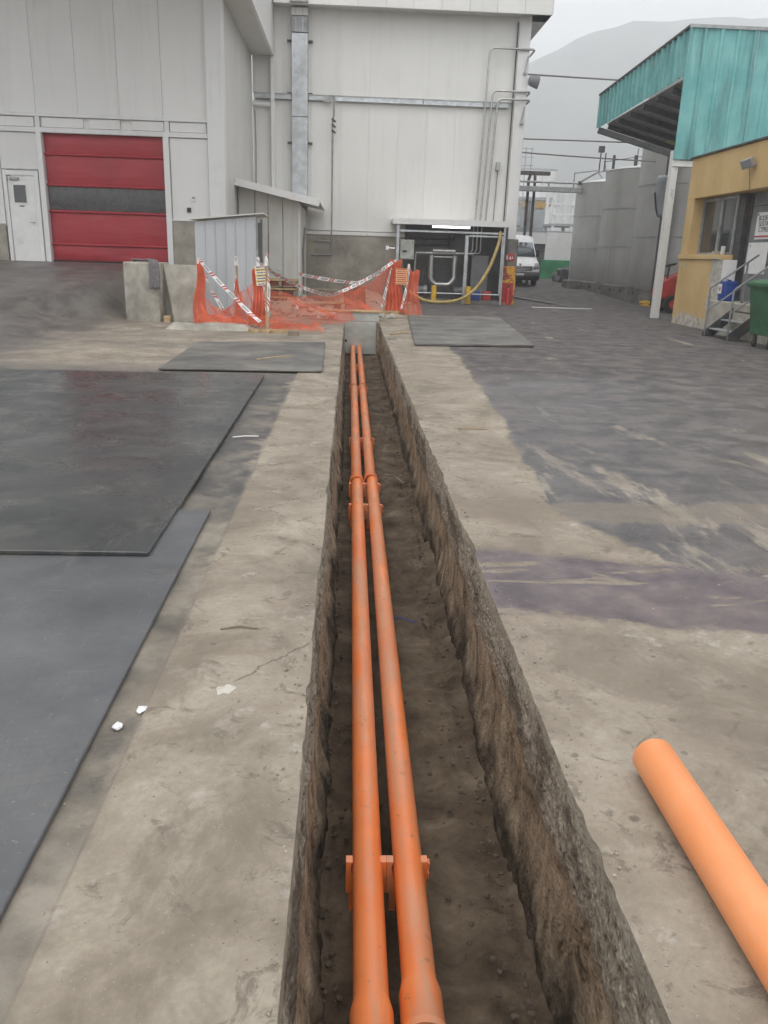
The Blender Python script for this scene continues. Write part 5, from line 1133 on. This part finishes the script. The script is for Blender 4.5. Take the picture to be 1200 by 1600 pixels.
mb = MB(); mb.box(WX+0.04, WX+0.12, 20.40, 20.50, 1.82, 2.02); tag(mb.build('jar', 'shed_white', bev=0.015), 'small pale container standing on the window sill', 'container')
mb = MB(); mb.box(WX-0.008, WX-0.0005, 22.42, 22.54, 1.50, 1.60); tag(mb.build('wall_tag', 'box_grey'), 'small grey tag on the yellow wall below the sill', 'tag')

# ------------------------------------------------------------------ steel steps and rails
st = thing('steel_steps', (8.6, 18.2, 0), 'grey steel steps with handrails up to the store door', 'steps')
for yv in (17.62, 18.82):
    mb = MB(); mb.add([(8.16, yv-0.02, 0.0), (8.42, yv-0.02, 0.0), (8.98, yv-0.02, 0.55), (8.98, yv-0.02, 0.80), (8.16, yv-0.02, 0.10), (8.16, yv+0.02, 0.0), (8.42, yv+0.02, 0.0), (8.98, yv+0.02, 0.55), (8.98, yv+0.02, 0.80), (8.16, yv+0.02, 0.10)],
           [(0, 1, 2, 3, 4), (9, 8, 7, 6, 5), (0, 5, 6, 1), (1, 6, 7, 2), (2, 7, 8, 3), (3, 8, 9, 4), (4, 9, 5, 0)]); mb.build('stringer', 'dark_steel', st)
for i in range(3):
    x = 8.28+i*0.26; zt = 0.19+i*0.20
    mb = MB(); mb.box(x, x+0.24, 17.645, 18.795, zt-0.03, zt); mb.build('tread', 'galv_dull', st, bev=0.004)
for yv in (17.62, 18.82):
    mb = MB(); mb.tube([(8.2, yv, 0.0), (8.2, yv, 1.06), (8.24, yv, 1.10), (9.2, yv, 1.82)], 0.024, 8); mb.build('handrail', 'grey_paint', st, smooth=60)
    mb = MB(); mb.tube([(8.2, yv, 0.58), (9.15, yv, 1.30)], 0.018, 8); mb.build('mid_rail', 'grey_paint', st, smooth=60)
    mb = MB(); mb.tube([(8.98, yv, 0.70), (8.98, yv, 1.64)], 0.022, 8); mb.build('rail_post', 'grey_paint', st)
jc = MB(); jc.box(8.82, 9.14, 19.48, 19.80, 0.762, 1.22); jc = tag(jc.build('jerrycan', 'blue_plastic', bev=0.035, seg=2), 'blue jerrycan with a white label on the door step', 'jerrycan')
mb = MB(); mb.box(8.812, 8.8195, 19.62, 19.77, 0.93, 1.15); lb = mb.build('label', 'paper', jc)
mb = MB(); mb.add([(8.81, 19.695, 0.97), (8.81, 19.65, 1.04), (8.81, 19.695, 1.11), (8.81, 19.74, 1.04)], [(0, 1, 2, 3)]); mb.build('hazard_diamond', 'red_paint', lb)
mb = MB(); mb.tube([(8.96, 19.56, 1.215), (8.96, 19.56, 1.25)], 0.035, 10); mb.build('cap', 'black_plastic', jc)
mb = MB(); mb.tube([(8.96, 19.62, 1.21), (8.96, 19.64, 1.25), (8.96, 19.72, 1.25), (8.96, 19.74, 1.21)], 0.014, 6); mb.build('handle', 'blue_plastic', jc)
# wheeled green bin
bn = thing('waste_bin', (8.35, 16.0, 0), 'large green wheeled waste bin at the right edge', 'bin')
mb = MB(); mb.add([(7.86, 15.75, 0.26), (9.0, 15.75, 0.26), (9.0, 16.55, 0.26), (7.86, 16.55, 0.26), (7.70, 15.62, 1.20), (9.12, 15.62, 1.20), (9.12, 16.68, 1.20), (7.70, 16.68, 1.20)],
    [(0,3,2,1),(0,1,5,4),(1,2,6,5),(2,3,7,6),(3,0,4,7)]); mb.build('body', 'green_bin', bn, bev=0.03, seg=2)
mb = MB(); mb.box(7.63, 9.19, 15.55, 16.75, 1.18, 1.26); mb.build('rim', 'green_bin', bn, bev=0.02, seg=2)
mb = MB(); mb.add([(7.66, 15.58, 1.262), (9.16, 15.58, 1.262), (9.16, 16.72, 1.262), (7.66, 16.72, 1.262), (7.85, 15.85, 1.33), (8.98, 15.85, 1.33), (8.98, 16.5, 1.33), (7.85, 16.5, 1.33)],
    [(0,3,2,1),(4,5,6,7),(0,1,5,4),(1,2,6,5),(2,3,7,6),(3,0,4,7)]); mb.build('lid', 'green_bin', bn, bev=0.015)
for xx in (8.1, 8.75):
    mb = MB(); mb.box(xx-0.02, xx+0.02, 15.70, 15.73, 0.35, 1.1); mb.build('rib', 'green_bin', bn)
for xx in (8.0, 8.88):
    for yv in (15.84, 16.46):
        mb = MB(); mb.tube([(xx-0.025, yv, 0.085+zf(xx, yv)), (xx+0.025, yv, 0.085+zf(xx, yv))], 0.085, 16); wl = mb.build('wheel', 'rubber', bn, smooth=40)
        mb = MB(); mb.box(xx-0.045, xx-0.03, yv-0.04, yv+0.04, 0.08, 0.26); mb.box(xx+0.03, xx+0.045, yv-0.04, yv+0.04, 0.08, 0.26); mb.box(xx-0.045, xx+0.045, yv-0.05, yv+0.05, 0.245, 0.262); mb.build('fork', 'dark_steel', wl)

bn.scale.x = 0.583; bn.location.x = 8.44
# ------------------------------------------------------------------ teal sheet canopy
TYY = 24.2
tc = thing('loading_canopy', (12, 28, 0), 'tall teal sheet-metal canopy on posts, upper right', 'canopy')
def ribbed(name, a, b, z0f, z1f, axis, fixed, pitch_, mat, out, dep=0.04):
    """one trapezoid-ribbed sheet from a to b along axis; out = outward unit"""
    prof = []; s_ = a
    while s_ < b-1e-6:
        for d, h in ((0, 0), (pitch_*0.70, 0), (pitch_*0.78, dep), (pitch_*0.92, dep)):
            if s_+d < b: prof.append((s_+d, h))
        s_ += pitch_
    prof.append((b, 0)); mb = MB(); vs = []
    for q, h in prof:
        o = fixed+out*h
        P = (q, o) if axis == 'x' else (o, q)
        vs += [(P[0], P[1], z0f(q)), (P[0], P[1], z1f(q))]
    mb.add(vs, [(2*i, 2*i+2, 2*i+3, 2*i+1) for i in range(len(prof)-1)])
    o = mb.build(name, mat, tc); sm = o.modifiers.new('thick', 'SOLIDIFY'); sm.thickness = 0.006; sm.offset = 0
    return o
for a, b in ((9.0, 10.85), (10.86, 12.7), (12.71, 14.5), (14.51, 16.4)):
    ribbed('front_sheet', a, b, lambda q: 4.36, lambda q: 7.60, 'x', TYY, 0.46, 'teal', -1)
ft = lambda q: 7.60-0.034*(q-TYY); fb = lambda q: 6.46-0.027*(q-TYY)
for i in range(4):
    a = TYY+0.02+i*2.03; ribbed('fascia_sheet', a, a+2.02, fb, ft, 'y', 9.0, 0.40, 'teal', -1, 0.07)
mb = MB(); mb.box(8.94, 16.4, TYY-0.06, TYY+0.03, 7.60, 7.68); mb.build('ridge_trim', 'galv_dull', tc)
mb = MB(); mb.beam((8.97, TYY, 7.63), (8.97, 32.35, 7.35), 0.10, 0.06); mb.build('verge_trim', 'dark_steel', tc)
mb = MB(); mb.box(8.955, 9.02, TYY-0.045, TYY+0.02, 4.36, 7.6); mb.build('corner_trim', 'teal', tc)
def zr(x, y): return 6.40-0.25*(x-9.0)-0.022*(y-TYY)
for i in range(6):
    a = 9.03+i*1.05
    for j, (y0, y1) in enumerate(((TYY+0.05, 27.9), (27.92, 31.3))):
        P = [(a, y0), (a+1.04, y0), (a+1.04, y1), (a, y1)]
        mb = MB(); mb.add([(p[0], p[1], zr(*p)) for p in P]+[(p[0], p[1], zr(*p)+0.03) for p in P], [(0,3,2,1),(4,5,6,7),(0,1,5,4),(1,2,6,5),(2,3,7,6),(3,0,4,7)])
        mb.build('roof_sheet', 'roof_light' if (j == 1 and i in (2, 3)) else 'galv_dull', tc)
for yv in (25.2, 26.4, 27.6, 28.8, 30.0, 31.2):
    mb = MB(); mb.beam((9.05, yv, zr(9.05, yv)-0.09), (15.2, yv, zr(15.2, yv)-0.09), 0.07, 0.15); mb.build('purlin', 'dark_steel', tc)
mb = MB(); mb.beam((12.2, TYY+0.1, zr(12.2, TYY)-0.28), (12.2, 31.4, zr(12.2, 31.4)-0.28), 0.16, 0.22); mb.build('rafter', 'dark_steel', tc)
mb = MB(); mb.beam((9.02, 32.3, 6.18), (15.2, 32.3, 4.63), 0.12, 0.20); mb.build('end_beam', 'dark_steel', tc)
mb = MB(); mb.box(11.75, 11.93, 32.2, 32.38, -0.05, 5.45); mb.build('rear_post', 'dark_steel', tc, bev=0.008)
mb = MB(); mb.box(8.96, 9.16, 24.30, 24.52, -0.02, 4.60); mb.build('front_post', 'flaked_white', tc, bev=0.01)
mb = MB(); mb.box(8.9, 9.22, 24.24, 24.58, -0.02, 0.02); mb.build('post_base', 'dark_steel', tc)
mb = MB(); mb.box(8.98, 12.5, 24.26, 24.42, 4.18, 4.34); mb.build('tie_beam', 'white_steel', tc, bev=0.008)
# sheet hanging on the post
U, V_ = np.meshgrid(np.linspace(-1, 1, 14), np.linspace(0, 1, 16), indexing='ij')
hw = 0.30*np.clip(np.minimum(1, (V_+0.02)*2.2)**0.6, 0.18, 1)*np.sqrt(np.clip(1-np.clip((V_-0.86)/0.14, 0, 1)**2*0.5, 0, 1))
P = np.stack([11.66+U*hw+0.1*V_*0-0.05, 32.05-0.10*(1-U**2)+0*V_, 3.25+1.45*V_], -1)
o = grid_obj('plastic_sheet', P, 'plastic_sheet'); tag(o, 'bluish grey curved sheet hung on the dark canopy post', 'sheet')
sm = o.modifiers.new('thick', 'SOLIDIFY'); sm.thickness = 0.02
mb = MB(); mb.tube([(11.30, 32.0, 4.1), (11.42, 32.0, 3.5), (11.55, 32.1, 3.28), (11.8, 32.2, 3.24)], 0.03, 6); mb.build('bracket', 'dark_steel', o)
yk = MB(); yk.lathe([(0, 0), (0.2, 0), (0.2, 0.03), (0.1, 0.06), (0.08, 0.18), (0.1, 0.2), (0, 0.22)], 14, Matrix.Translation((11.45, 32.0, -0.01)))
yk = tag(yk.build('hydrant', 'yellow_paint', smooth=40), 'low yellow hydrant at the foot of the dark canopy post', 'hydrant')
mb = MB(); mb.tube([(11.22, 31.95, 0.12), (11.68, 31.95, 0.12)], 0.06, 10); mb.build('outlet', 'yellow_paint', yk)
mb = MB(); mb.box(9.3, 9.9, 23.3, 23.7, zf(9.5, 23.5)-0.01, zf(9.5, 23.5)+0.13); tag(mb.build('floor_box', 'dark_steel', bev=0.01), 'low dark box on the ground between post and yellow wall', 'box')
# red tractor half hidden behind the post
tr = thing('tractor', (11.3, 28.0, 0), 'red tractor half hidden behind the white post', 'tractor')
mb = MB(); mb.add([(10.35, 27.6, 0.45), (11.9, 27.6, 0.45), (11.9, 28.5, 0.45), (10.35, 28.5, 0.45), (10.38, 27.62, 1.0), (11.9, 27.62, 1.62), (11.9, 28.48, 1.62), (10.38, 28.48, 1.0)],
    [(0,3,2,1),(4,5,6,7),(0,1,5,4),(1,2,6,5),(2,3,7,6),(3,0,4,7)]); mb.build('bonnet', 'red_paint', tr, bev=0.05, seg=2)
mb = MB(); mb.box(10.5, 11.9, 27.75, 28.35, 0.2, 0.44); mb.build('chassis', 'dark_steel', tr, bev=0.03)
for (xx, yv, rr) in ((10.75, 27.45, 0.30), (10.75, 28.65, 0.30), (12.0, 27.4, 0.5), (12.0, 28.7, 0.5)):
    mb = MB(); mb.tube([(xx, yv-0.11, rr-0.01), (xx, yv+0.11, rr-0.01)], rr, 24); wl = mb.build('tyre', 'rubber', tr, bev=0.03)
    mb = MB(); mb.tube([(xx, yv-0.12, rr-0.01), (xx, yv+0.12, rr-0.01)], rr*0.5, 16); mb.build('rim', 'red_paint', wl)
mb = MB(); mb.tube([(10.62, 27.9, 0.95), (10.66, 27.9, 1.5)], 0.03, 8); mb.build('steering_column', 'black_plastic', tr)
mb = MB(); mb.tube([(10.66+0.2*math.cos(a), 27.9+0.2*math.sin(a), 1.53+0.06*math.cos(a)) for a in np.linspace(0, 2*PI, 21)], 0.022, 6); mb.beam((10.48, 27.9, 1.48), (10.85, 27.9, 1.58), 0.03, 0.02); mb.build('steering_wheel', 'black_plastic', tr)

# ------------------------------------------------------------------ wine tanks on their plinth
pl = MB(); pl.prism([(11.55, 32.9), (12.3, 31.9), (16.6, 31.9), (16.6, 47), (12.6, 47), (11.75, 45.2), (11.62, 40.0)], -0.2, 0.62)
pl = tag(pl.build('tank_plinth', 'concrete_dark', bev=0.03), 'stained concrete plinth under the steel tanks', 'plinth')
for q in range(5):
    mb = MB(); mb.tube([(11.54, 33.9+q*1.6, 0.42), (11.66, 33.9+q*1.6, 0.42)], 0.07, 10); mb.build('drain_stub', 'dark_steel', pl)
def tank(cx, cy, R_, ztop, rings, label, hatch=False):
    z0 = 0.62
    t = thing('steel_tank', (cx, cy, z0), label, 'tank', 'stainless tanks in a row')
    zs = np.linspace(z0, ztop, rings+1)
    for i in range(rings):
        mb = MB(); mb.lathe([(R_-0.02, zs[i]), (R_, zs[i]+0.012), (R_, zs[i+1]-0.012), (R_-0.02, zs[i+1])], 64, Matrix.Translation((cx, cy, 0))); mb.build('shell_ring', 'tank_steel', t, smooth=40)
    for zz in zs[1:-1]:
        mb = MB(); mb.lathe([(R_-0.01, zz-0.022), (R_+0.018, zz-0.02), (R_+0.018, zz+0.02), (R_-0.01, zz+0.022)], 64, Matrix.Translation((cx, cy, 0))); mb.build('seam_band', 'galv_dull', t, smooth=40)
    mb = MB(); mb.lathe([(R_-0.02, ztop), (R_+0.02, ztop+0.01), (R_, ztop+0.05), (0.35, ztop+0.42), (0.3, ztop+0.6), (0, ztop+0.6)], 64, Matrix.Translation((cx, cy, 0))); mb.build('roof', 'far_white', t, smooth=40)
    mb = MB()
    return t
t1 = tank(13.95, 34.3, 2.4, 8.4, 4, 'tallest and nearest grey steel tank behind the teal canopy')
mb = MB(); mb.box(11.98, 12.32, 32.35, 32.75, 0.75, 1.15); mb.build('manhole', 'dark_steel', t1, bev=0.02)
t2 = tank(14.0, 39.2, 2.4, 5.5, 3, 'middle grey steel tank with pipes on its roof')
t3 = tank(14.05, 44.4, 2.4, 5.35, 3, 'farthest grey steel tank beside the pipe bridge')
mb = MB(); mb.tube([(11.55, 39.9, 5.95), (12.6, 38.4, 6.05), (14, 38.0, 6.1)], 0.022, 6); mb.tube([(11.8, 40.2, 5.5), (11.6, 39.9, 5.95)], 0.022, 6); mb.tube([(12.6, 38.4, 5.6), (12.6, 38.4, 6.4)], 0.03, 6); mb.tube([(13.0, 38.2, 5.6), (13.0, 38.2, 6.25)], 0.03, 6); mb.build('roof_rail', 'galv_dull', t2)
mb = MB(); mb.box(12.46, 12.58, 38.3, 38.42, 5.6, 6.1); mb.build('vent_box', 'dark_steel', t2)
mb = MB(); mb.tube([(11.3, 39.7, 5.5), (11.32, 39.7, 6.35)], 0.03, 6); mb.tube([(11.5, 39.6, 5.5), (11.52, 39.6, 6.3)], 0.03, 6); mb.box(11.2, 11.45, 39.6, 39.75, 6.32, 6.58); mb.box(11.82, 11.92, 39.4, 39.5, 5.5, 6.2); mb.build('level_gauge', 'dark_steel', t2)
mb = MB(); mb.tube([(11.35, 44.2, 4.9), (11.35, 44.2, 5.85), (12.3, 43.6, 5.95), (12.6, 43.5, 5.6)], 0.04, 8); mb.tube([(11.6, 44.0, 5.4), (12.3, 43.4, 5.85), (13.0, 43.0, 6.0)], 0.05, 8); mb.build('roof_pipe', 'galv_dull', t3)
mb = MB(); mb.tube([(11.60, 44.0, 5.3), (11.60, 44.0, 5.45)], 0.1, 8); mb.build('valve', 'dark_steel', t3)

# ------------------------------------------------------------------ pipe bridge, far buildings
pb = thing('pipe_bridge', (9, 44, 0), 'grey pipe bridge crossing high behind the van', 'pipe bridge')
mb = MB(); mb.box(5.9, 11.7, 43.8, 44.2, 4.90, 5.14); mb.build('lower_beam', 'galv_dull', pb, bev=0.01)
mb = MB(); mb.tube([(5.9, 43.9, 5.36), (11.5, 43.9, 5.34)], 0.05, 8); mb.build('top_pipe', 'galv_dull', pb, smooth=50)
mb = MB(); mb.tube([(10.0, 43.9, 5.14), (10.0, 43.9, 5.34)], 0.05, 8); mb.build('saddle', 'galv_dull', pb)
mb = MB(); mb.box(5.9, 10.2, 44.6, 44.9, 5.74, 5.92); mb.build('upper_beam', 'dark_steel', pb)
for i, xx in enumerate((9.05, 9.38)):
    mb = MB(); mb.tube([(xx+0.02, 44.5, zf(9, 44)-0.05), (xx+0.02, 44.5, 5.5), (xx+0.12*(1-i), 44.5, 5.78)], 0.075, 8); mb.build('riser', 'dark_steel', pb, smooth=50)
fb_ = thing('process_building', (13, 65, 0), 'distant white process building with ochre trim beyond the van', 'building')
zgb = zf(13, 66)
mb = MB(); mb.box(6.0, 15.5, 66, 74, zgb-0.3, 8.05); mb.build('wall', 'far_white', fb_)
mb = MB(); mb.box(5.9, 14.9, 64.4, 66, zgb-0.3, 5.85); mb.build('front_bay', 'far_white', fb_)
mb = MB(); mb.box(5.9, 15.0, 64.2, 64.41, 5.86, 6.05); mb.build('eave', 'far_grey', fb_)
mb = MB(); mb.box(5.9, 14.95, 64.3, 64.39, 5.45, 5.6); mb.build('ochre_band', 'ochre', fb_)
for i, xx in enumerate((13.05, 14.1)):
    mb = MB(); mb.box(xx-0.42, xx+0.42, 64.25, 64.38, 1.2, 5.2); d = mb.build('door', 'far_grey', fb_)
    mb = MB(); mb.box(xx-0.36, xx+0.36, 64.22, 64.28, 5.25, 5.75); mb.build('lamp_box', 'ochre', fb_)
for q in (6.5, 8.5, 10.3, 11.9, 12.55, 13.6):
    mb = MB(); mb.box(q-0.06, q+0.06, 63.9, 64.02, zgb-0.2, 5.8); mb.build('column', 'far_grey', fb_)
mb = MB(); mb.box(5.9, 15.0, 63.9, 64.0, 3.9, 4.0); mb.build('rail', 'far_grey', fb_)
for i in range(10):
    xx = 6.2+i*0.92; mb = MB(); mb.box(xx, xx+0.88, 65.9, 65.99, 5.9, 8.0); mb.build('cladding_panel', 'far_white', fb_)
mb = MB(); mb.box(6, 15.6, 66, 74.2, 8.06, 8.2); mb.build('roof', 'far_grey', fb_)
lm = thing('ladder_mast', (11.9, 60, 0), 'thin caged ladder mast rising beside the white corner column', 'ladder')
for xx in (11.35, 11.9, 12.3):
    mb = MB(); mb.tube([(xx, 60, zf(xx, 60)), (xx, 60, 8.9)], 0.035, 6); mb.build('rail', 'far_grey', lm)
for q in range(12):
    mb = MB(); mb.tube([(11.2, 60, 3.0+q*0.53), (12.45, 60, 3.0+q*0.53)], 0.025, 5); mb.build('rung', 'far_grey', lm)
pp = thing('platform_tower', (13.5, 56, 0), 'white framed platform tower behind the farthest tank', 'tower')
for (xx, yv) in ((13.0, 55.0), (14.2, 55.0), (13.0, 57), (14.2, 57)):
    mb = MB(); mb.box(xx-0.09, xx+0.09, yv-0.09, yv+0.09, zf(xx, yv)-0.1, 6.1); mb.build('leg', 'far_white', pp)
mb = MB(); mb.box(12.8, 14.8, 54.9, 57.1, 3.7, 3.85); mb.build('deck', 'far_grey', pp)
for zz in (4.4, 5.0, 5.9):
    mb = MB(); mb.box(12.9, 14.6, 54.86, 54.94, zz-0.05, zz+0.05); mb.build('guard_rail', 'far_white', pp)
for xx in (13.3, 13.7, 14.0):
    mb = MB(); mb.box(xx-0.03, xx+0.03, 54.87, 54.93, 3.85, 5.9); mb.build('baluster', 'far_white', pp)
mb = MB(); mb.prism([(11.85, 58.5), (12.4, 58.5), (12.4, 58.8), (11.85, 58.8)], 0.8, 5.4); tag(mb.build('flue', 'grey_paint', bev=0.03), 'dark slanting flue between the far building and the tanks', 'flue')
ww = thing('yard_wall', (11.8, 50, 0.5), 'white wall with a green foot behind the van', 'wall')
zb = zf(12, 50)
mb = MB(); mb.box(11.5, 13.0, 50, 50.3, 1.62, 3.15); mb.build('white_field', 'far_white', ww, bev=0.01)
mb = MB(); mb.box(9.0, 11.5, 50.02, 50.3, 2.48, 3.14); mb.build('white_field', 'far_white', ww, bev=0.01)
mb = MB(); mb.box(11.3, 13.0, 49.9, 50.28, zb-0.1, 1.60); mb.build('green_foot', 'green_paint', ww, bev=0.01)
mb = MB(); mb.box(9.0, 11.5, 50.15, 50.3, zb-0.1, 2.48); mb.build('doorway_shade', 'dark_wall', ww)  # dark slab in place of the shade inside the door opening
mb = MB(); mb.box(9.0, 13.1, 50, 50.35, 3.152, 3.22); mb.build('coping', 'far_grey', ww)
for i, (x, y, r) in enumerate([(12.0, 46.8, 0.5), (12.35, 46.2, 0.42), (11.75, 47.6, 0.35)]):
    vs, fs = icos(60+i, r, (1, 0.8, 1.1), 0.3, 2); mb = MB(); z0 = zf(x, y)
    mb.add([(v.x+x, v.y+y, max(-0.02, v.z+r*0.7)+z0) for v in vs], fs); tag(mb.build('scrap_heap', 'dark_wall'), ['large', 'right-hand', 'small'][i]+' dark scrap heap before the green wall foot', 'scrap', 'scrap heaps by the tank plinth')
mb = MB(); mb.box(10.9, 11.5, 41.6, 43.0, zf(11, 42)-0.05, zf(11, 42)+0.4); tag(mb.build('kerb_block', 'concrete_dark', bev=0.05), 'low dark kerb block before the tank plinth', 'kerb')

# ------------------------------------------------------------------ overhead lines
def wire(a, b, sag, r, label):
    a, b = Vector(a), Vector(b); mb = MB(); mb.tube([a.lerp(b, i/16)-Vector((0, 0, sag*4*(i/16)*(1-i/16))) for i in range(17)], r, 6)
    tag(mb.build('overhead_line', 'cable_grey', smooth=60), label, 'cable', 'overhead lines between the buildings')
wire((5.95, 31.3, 7.72), (9.75, 32.3, 7.85), 0.0, 0.03, 'uppermost overhead line reaching the teal canopy edge')
wire((5.95, 31.3, 5.66), (11.0, 32.6, 5.85), 0.0, 0.026, 'middle overhead line passing below the teal canopy')
wire((5.95, 31.3, 5.22), (11.6, 33.2, 5.30), 0.02, 0.026, 'lowest overhead line leading to the tank roofs')

# ------------------------------------------------------------------ white delivery van
VX, VY = 8.47, 42.0; VZ = zf(VX, VY+1)
vn = thing('delivery_van', (VX, VY, VZ), 'white high-roof delivery van facing the viewer beyond the pillar', 'van')
prof = [(0.0, 0.35), (0.0, 0.95), (0.10, 1.10), (0.75, 1.36), (1.45, 2.16), (1.75, 2.40), (2.3, 2.48), (5.4, 2.46), (5.6, 2.3), (5.6, 0.35)]
mb = MB(); nsec = 13
for k_ in range(nsec):
    f = -1+2*k_/(nsec-1)
    for (yv, zz) in prof:
        hw_ = 1.02-0.13*max(0, (zz-1.0)/1.5)**1.5
        cr = 1-abs(f)**6
        mb.v.append((VX+f*hw_, VY+yv+(0.16*(1-cr*0.0)*abs(f)**3 if yv < 1.6 else 0.0), VZ+zz-0.05*(abs(f)**4)*(zz > 1.0)))
n = len(prof)
for k_ in range(nsec-1):
    for j in range(n):
        mb.f.append((k_*n+j, (k_+1)*n+j, (k_+1)*n+(j+1) % n, k_*n+(j+1) % n))
mb.f += [tuple(range(n)), tuple(range((nsec-1)*n+n-1, (nsec-1)*n-1, -1))]
mb.build('body', 'van_white', vn, smooth=32)
def vq(name, pts, mat, d=0.012):
    """small curved patch sitting on the nose: pts given as (f, y, z) rows"""
    m_ = MB(); r_ = []
    for (f, yv, zz) in pts: r_.append((VX+f*(1.02-0.13*max(0, (zz-1)/1.5)**1.5), VY+yv+0.16*abs(f)**3-d, VZ+zz))
    return m_, r_
def patch(name, rows, mat, d=0.015, parent=vn):
    nr, nc = len(rows), len(rows[0]); m_ = MB()
    for row in rows:
        for (f, yv, zz) in row:
            m_.v.append((VX+f*(1.02-0.13*max(0, (zz-1)/1.5)**1.5), VY+yv+0.16*abs(f)**3-d, VZ+zz+d*0.8))
    for i in range(nr-1):
        for j in range(nc-1): m_.f.append((i*nc+j, i*nc+j+1, (i+1)*nc+j+1, (i+1)*nc+j))
    o = m_.build(name, mat, parent, smooth=60); sm = o.modifiers.new('thick', 'SOLIDIFY'); sm.thickness = 0.02; sm.offset = -1
    return o
fs_ = np.linspace(-0.93, 0.93, 11)
ws = patch('windscreen', [[(f*s_, 0.75+q*0.70, 1.36+q*0.80) for f in fs_] for q, s_ in ((0.06, 1.0), (0.5, 0.99), (0.93, 0.97))], 'windscreen')
mb = MB(); mb.tube([(VX-0.5, VY+0.74, VZ+1.42), (VX+0.3, VY+0.78, VZ+1.48)], 0.012, 6); mb.build('wiper', 'black_plastic', ws)
gr = patch('grille', [[(f, -0.0, zz) for f in np.linspace(-0.62, 0.62, 9)] for zz in (0.72, 0.95)], 'black_plastic', 0.02)
for zz in (0.75, 0.84, 0.93):
    patch('grille_bar', [[(f, -0.02, zz-0.012) for f in np.linspace(-0.62, 0.62, 9)], [(f, -0.02, zz+0.012) for f in np.linspace(-0.62, 0.62, 9)]], 'chrome', 0.02, gr)
patch('bumper', [[(f, yv, zz) for f in np.linspace(-1.0, 1.0, 15)] for yv, zz in ((-0.02, 0.26), (-0.06, 0.42), (-0.04, 0.66))], 'black_plastic', 0.03)
for s_ in (-1, 1):
    patch('headlight', [[(s_*f, 0.02+0.12*(zz > 1.0), zz-0.0+0.14*max(0, abs(f)-0.7)) for f in np.linspace(0.66, 0.98, 5)] for zz in (0.78, 0.93, 1.08)], 'headlight', 0.02)
    mb = MB(); mb.box(VX+s_*1.05-0.09, VX+s_*1.05+0.09, VY+0.92, VY+1.02, VZ+1.42, VZ+1.78); mr_ = mb.build('mirror', 'black_plastic', vn, bev=0.03)
    for yv in (0.95, 4.6):
        mb = MB(); mb.tube([(VX+s_*0.98-0.11, VY+yv, VZ+0.34), (VX+s_*0.98+0.05*s_, VY+yv, VZ+0.34)], 0.34, 28); wl = mb.build('wheel', 'rubber', vn, smooth=40)
        mb = MB(); mb.tube([(VX+s_*0.98, VY+yv, VZ+0.34), (VX+s_*(0.98+0.065), VY+yv, VZ+0.34)], 0.2, 20); mb.build('rim', 'galv', wl, smooth=40)
patch('number_plate', [[(f, -0.09, zz) for f in np.linspace(-0.2, 0.2, 3)] for zz in (0.48, 0.59)], 'paper', 0.02)
mb = MB(); mb.lathe([(0, 0), (0.06, 0), (0.06, 0.012), (0, 0.014)], 14, Matrix.Translation((VX, VY-0.02, VZ+1.02)) @ Matrix.Rotation(PI/2, 4, 'X')); mb.build('badge', 'chrome', vn)
mb = MB(); mb.box(6.3, 8.4, 28.55, 28.72, zf(7, 28.6)+0.002, zf(7, 28.6)+0.012); tag(mb.build('painted_line', 'paper'), 'worn white line on the tarmac right of the fire cabinet', 'road marking')
mb = MB(); mb.add([(6.25, 37.5, 0.13), (6.55, 37.5, 0.13), (8.1, 30.0, 0.012), (7.8, 30.0, 0.012)], [(0, 1, 2, 3)]); tag(mb.build('drain_channel', 'dark_steel'), 'dark drain channel slanting over the tarmac before the van', 'drain')

# ------------------------------------------------------------------ hazy air
hz_ = MB(); hz_.box(-3150, 3150, -450, 3350, -3, 300); hz_ = struct(hz_.build('haze', None), 'stuff')
k = NT('haze_air'); pv = k.n('ShaderNodeVolumePrincipled'); pv.inputs['Color'].default_value = (0.95, 0.975, 1.0, 1); pv.inputs['Density'].default_value = 0.0018; pv.inputs['Anisotropy'].default_value = 0.2
k.t.links.new(pv.outputs[0], k.out.inputs['Volume']); hz_.data.materials.append(k.m)
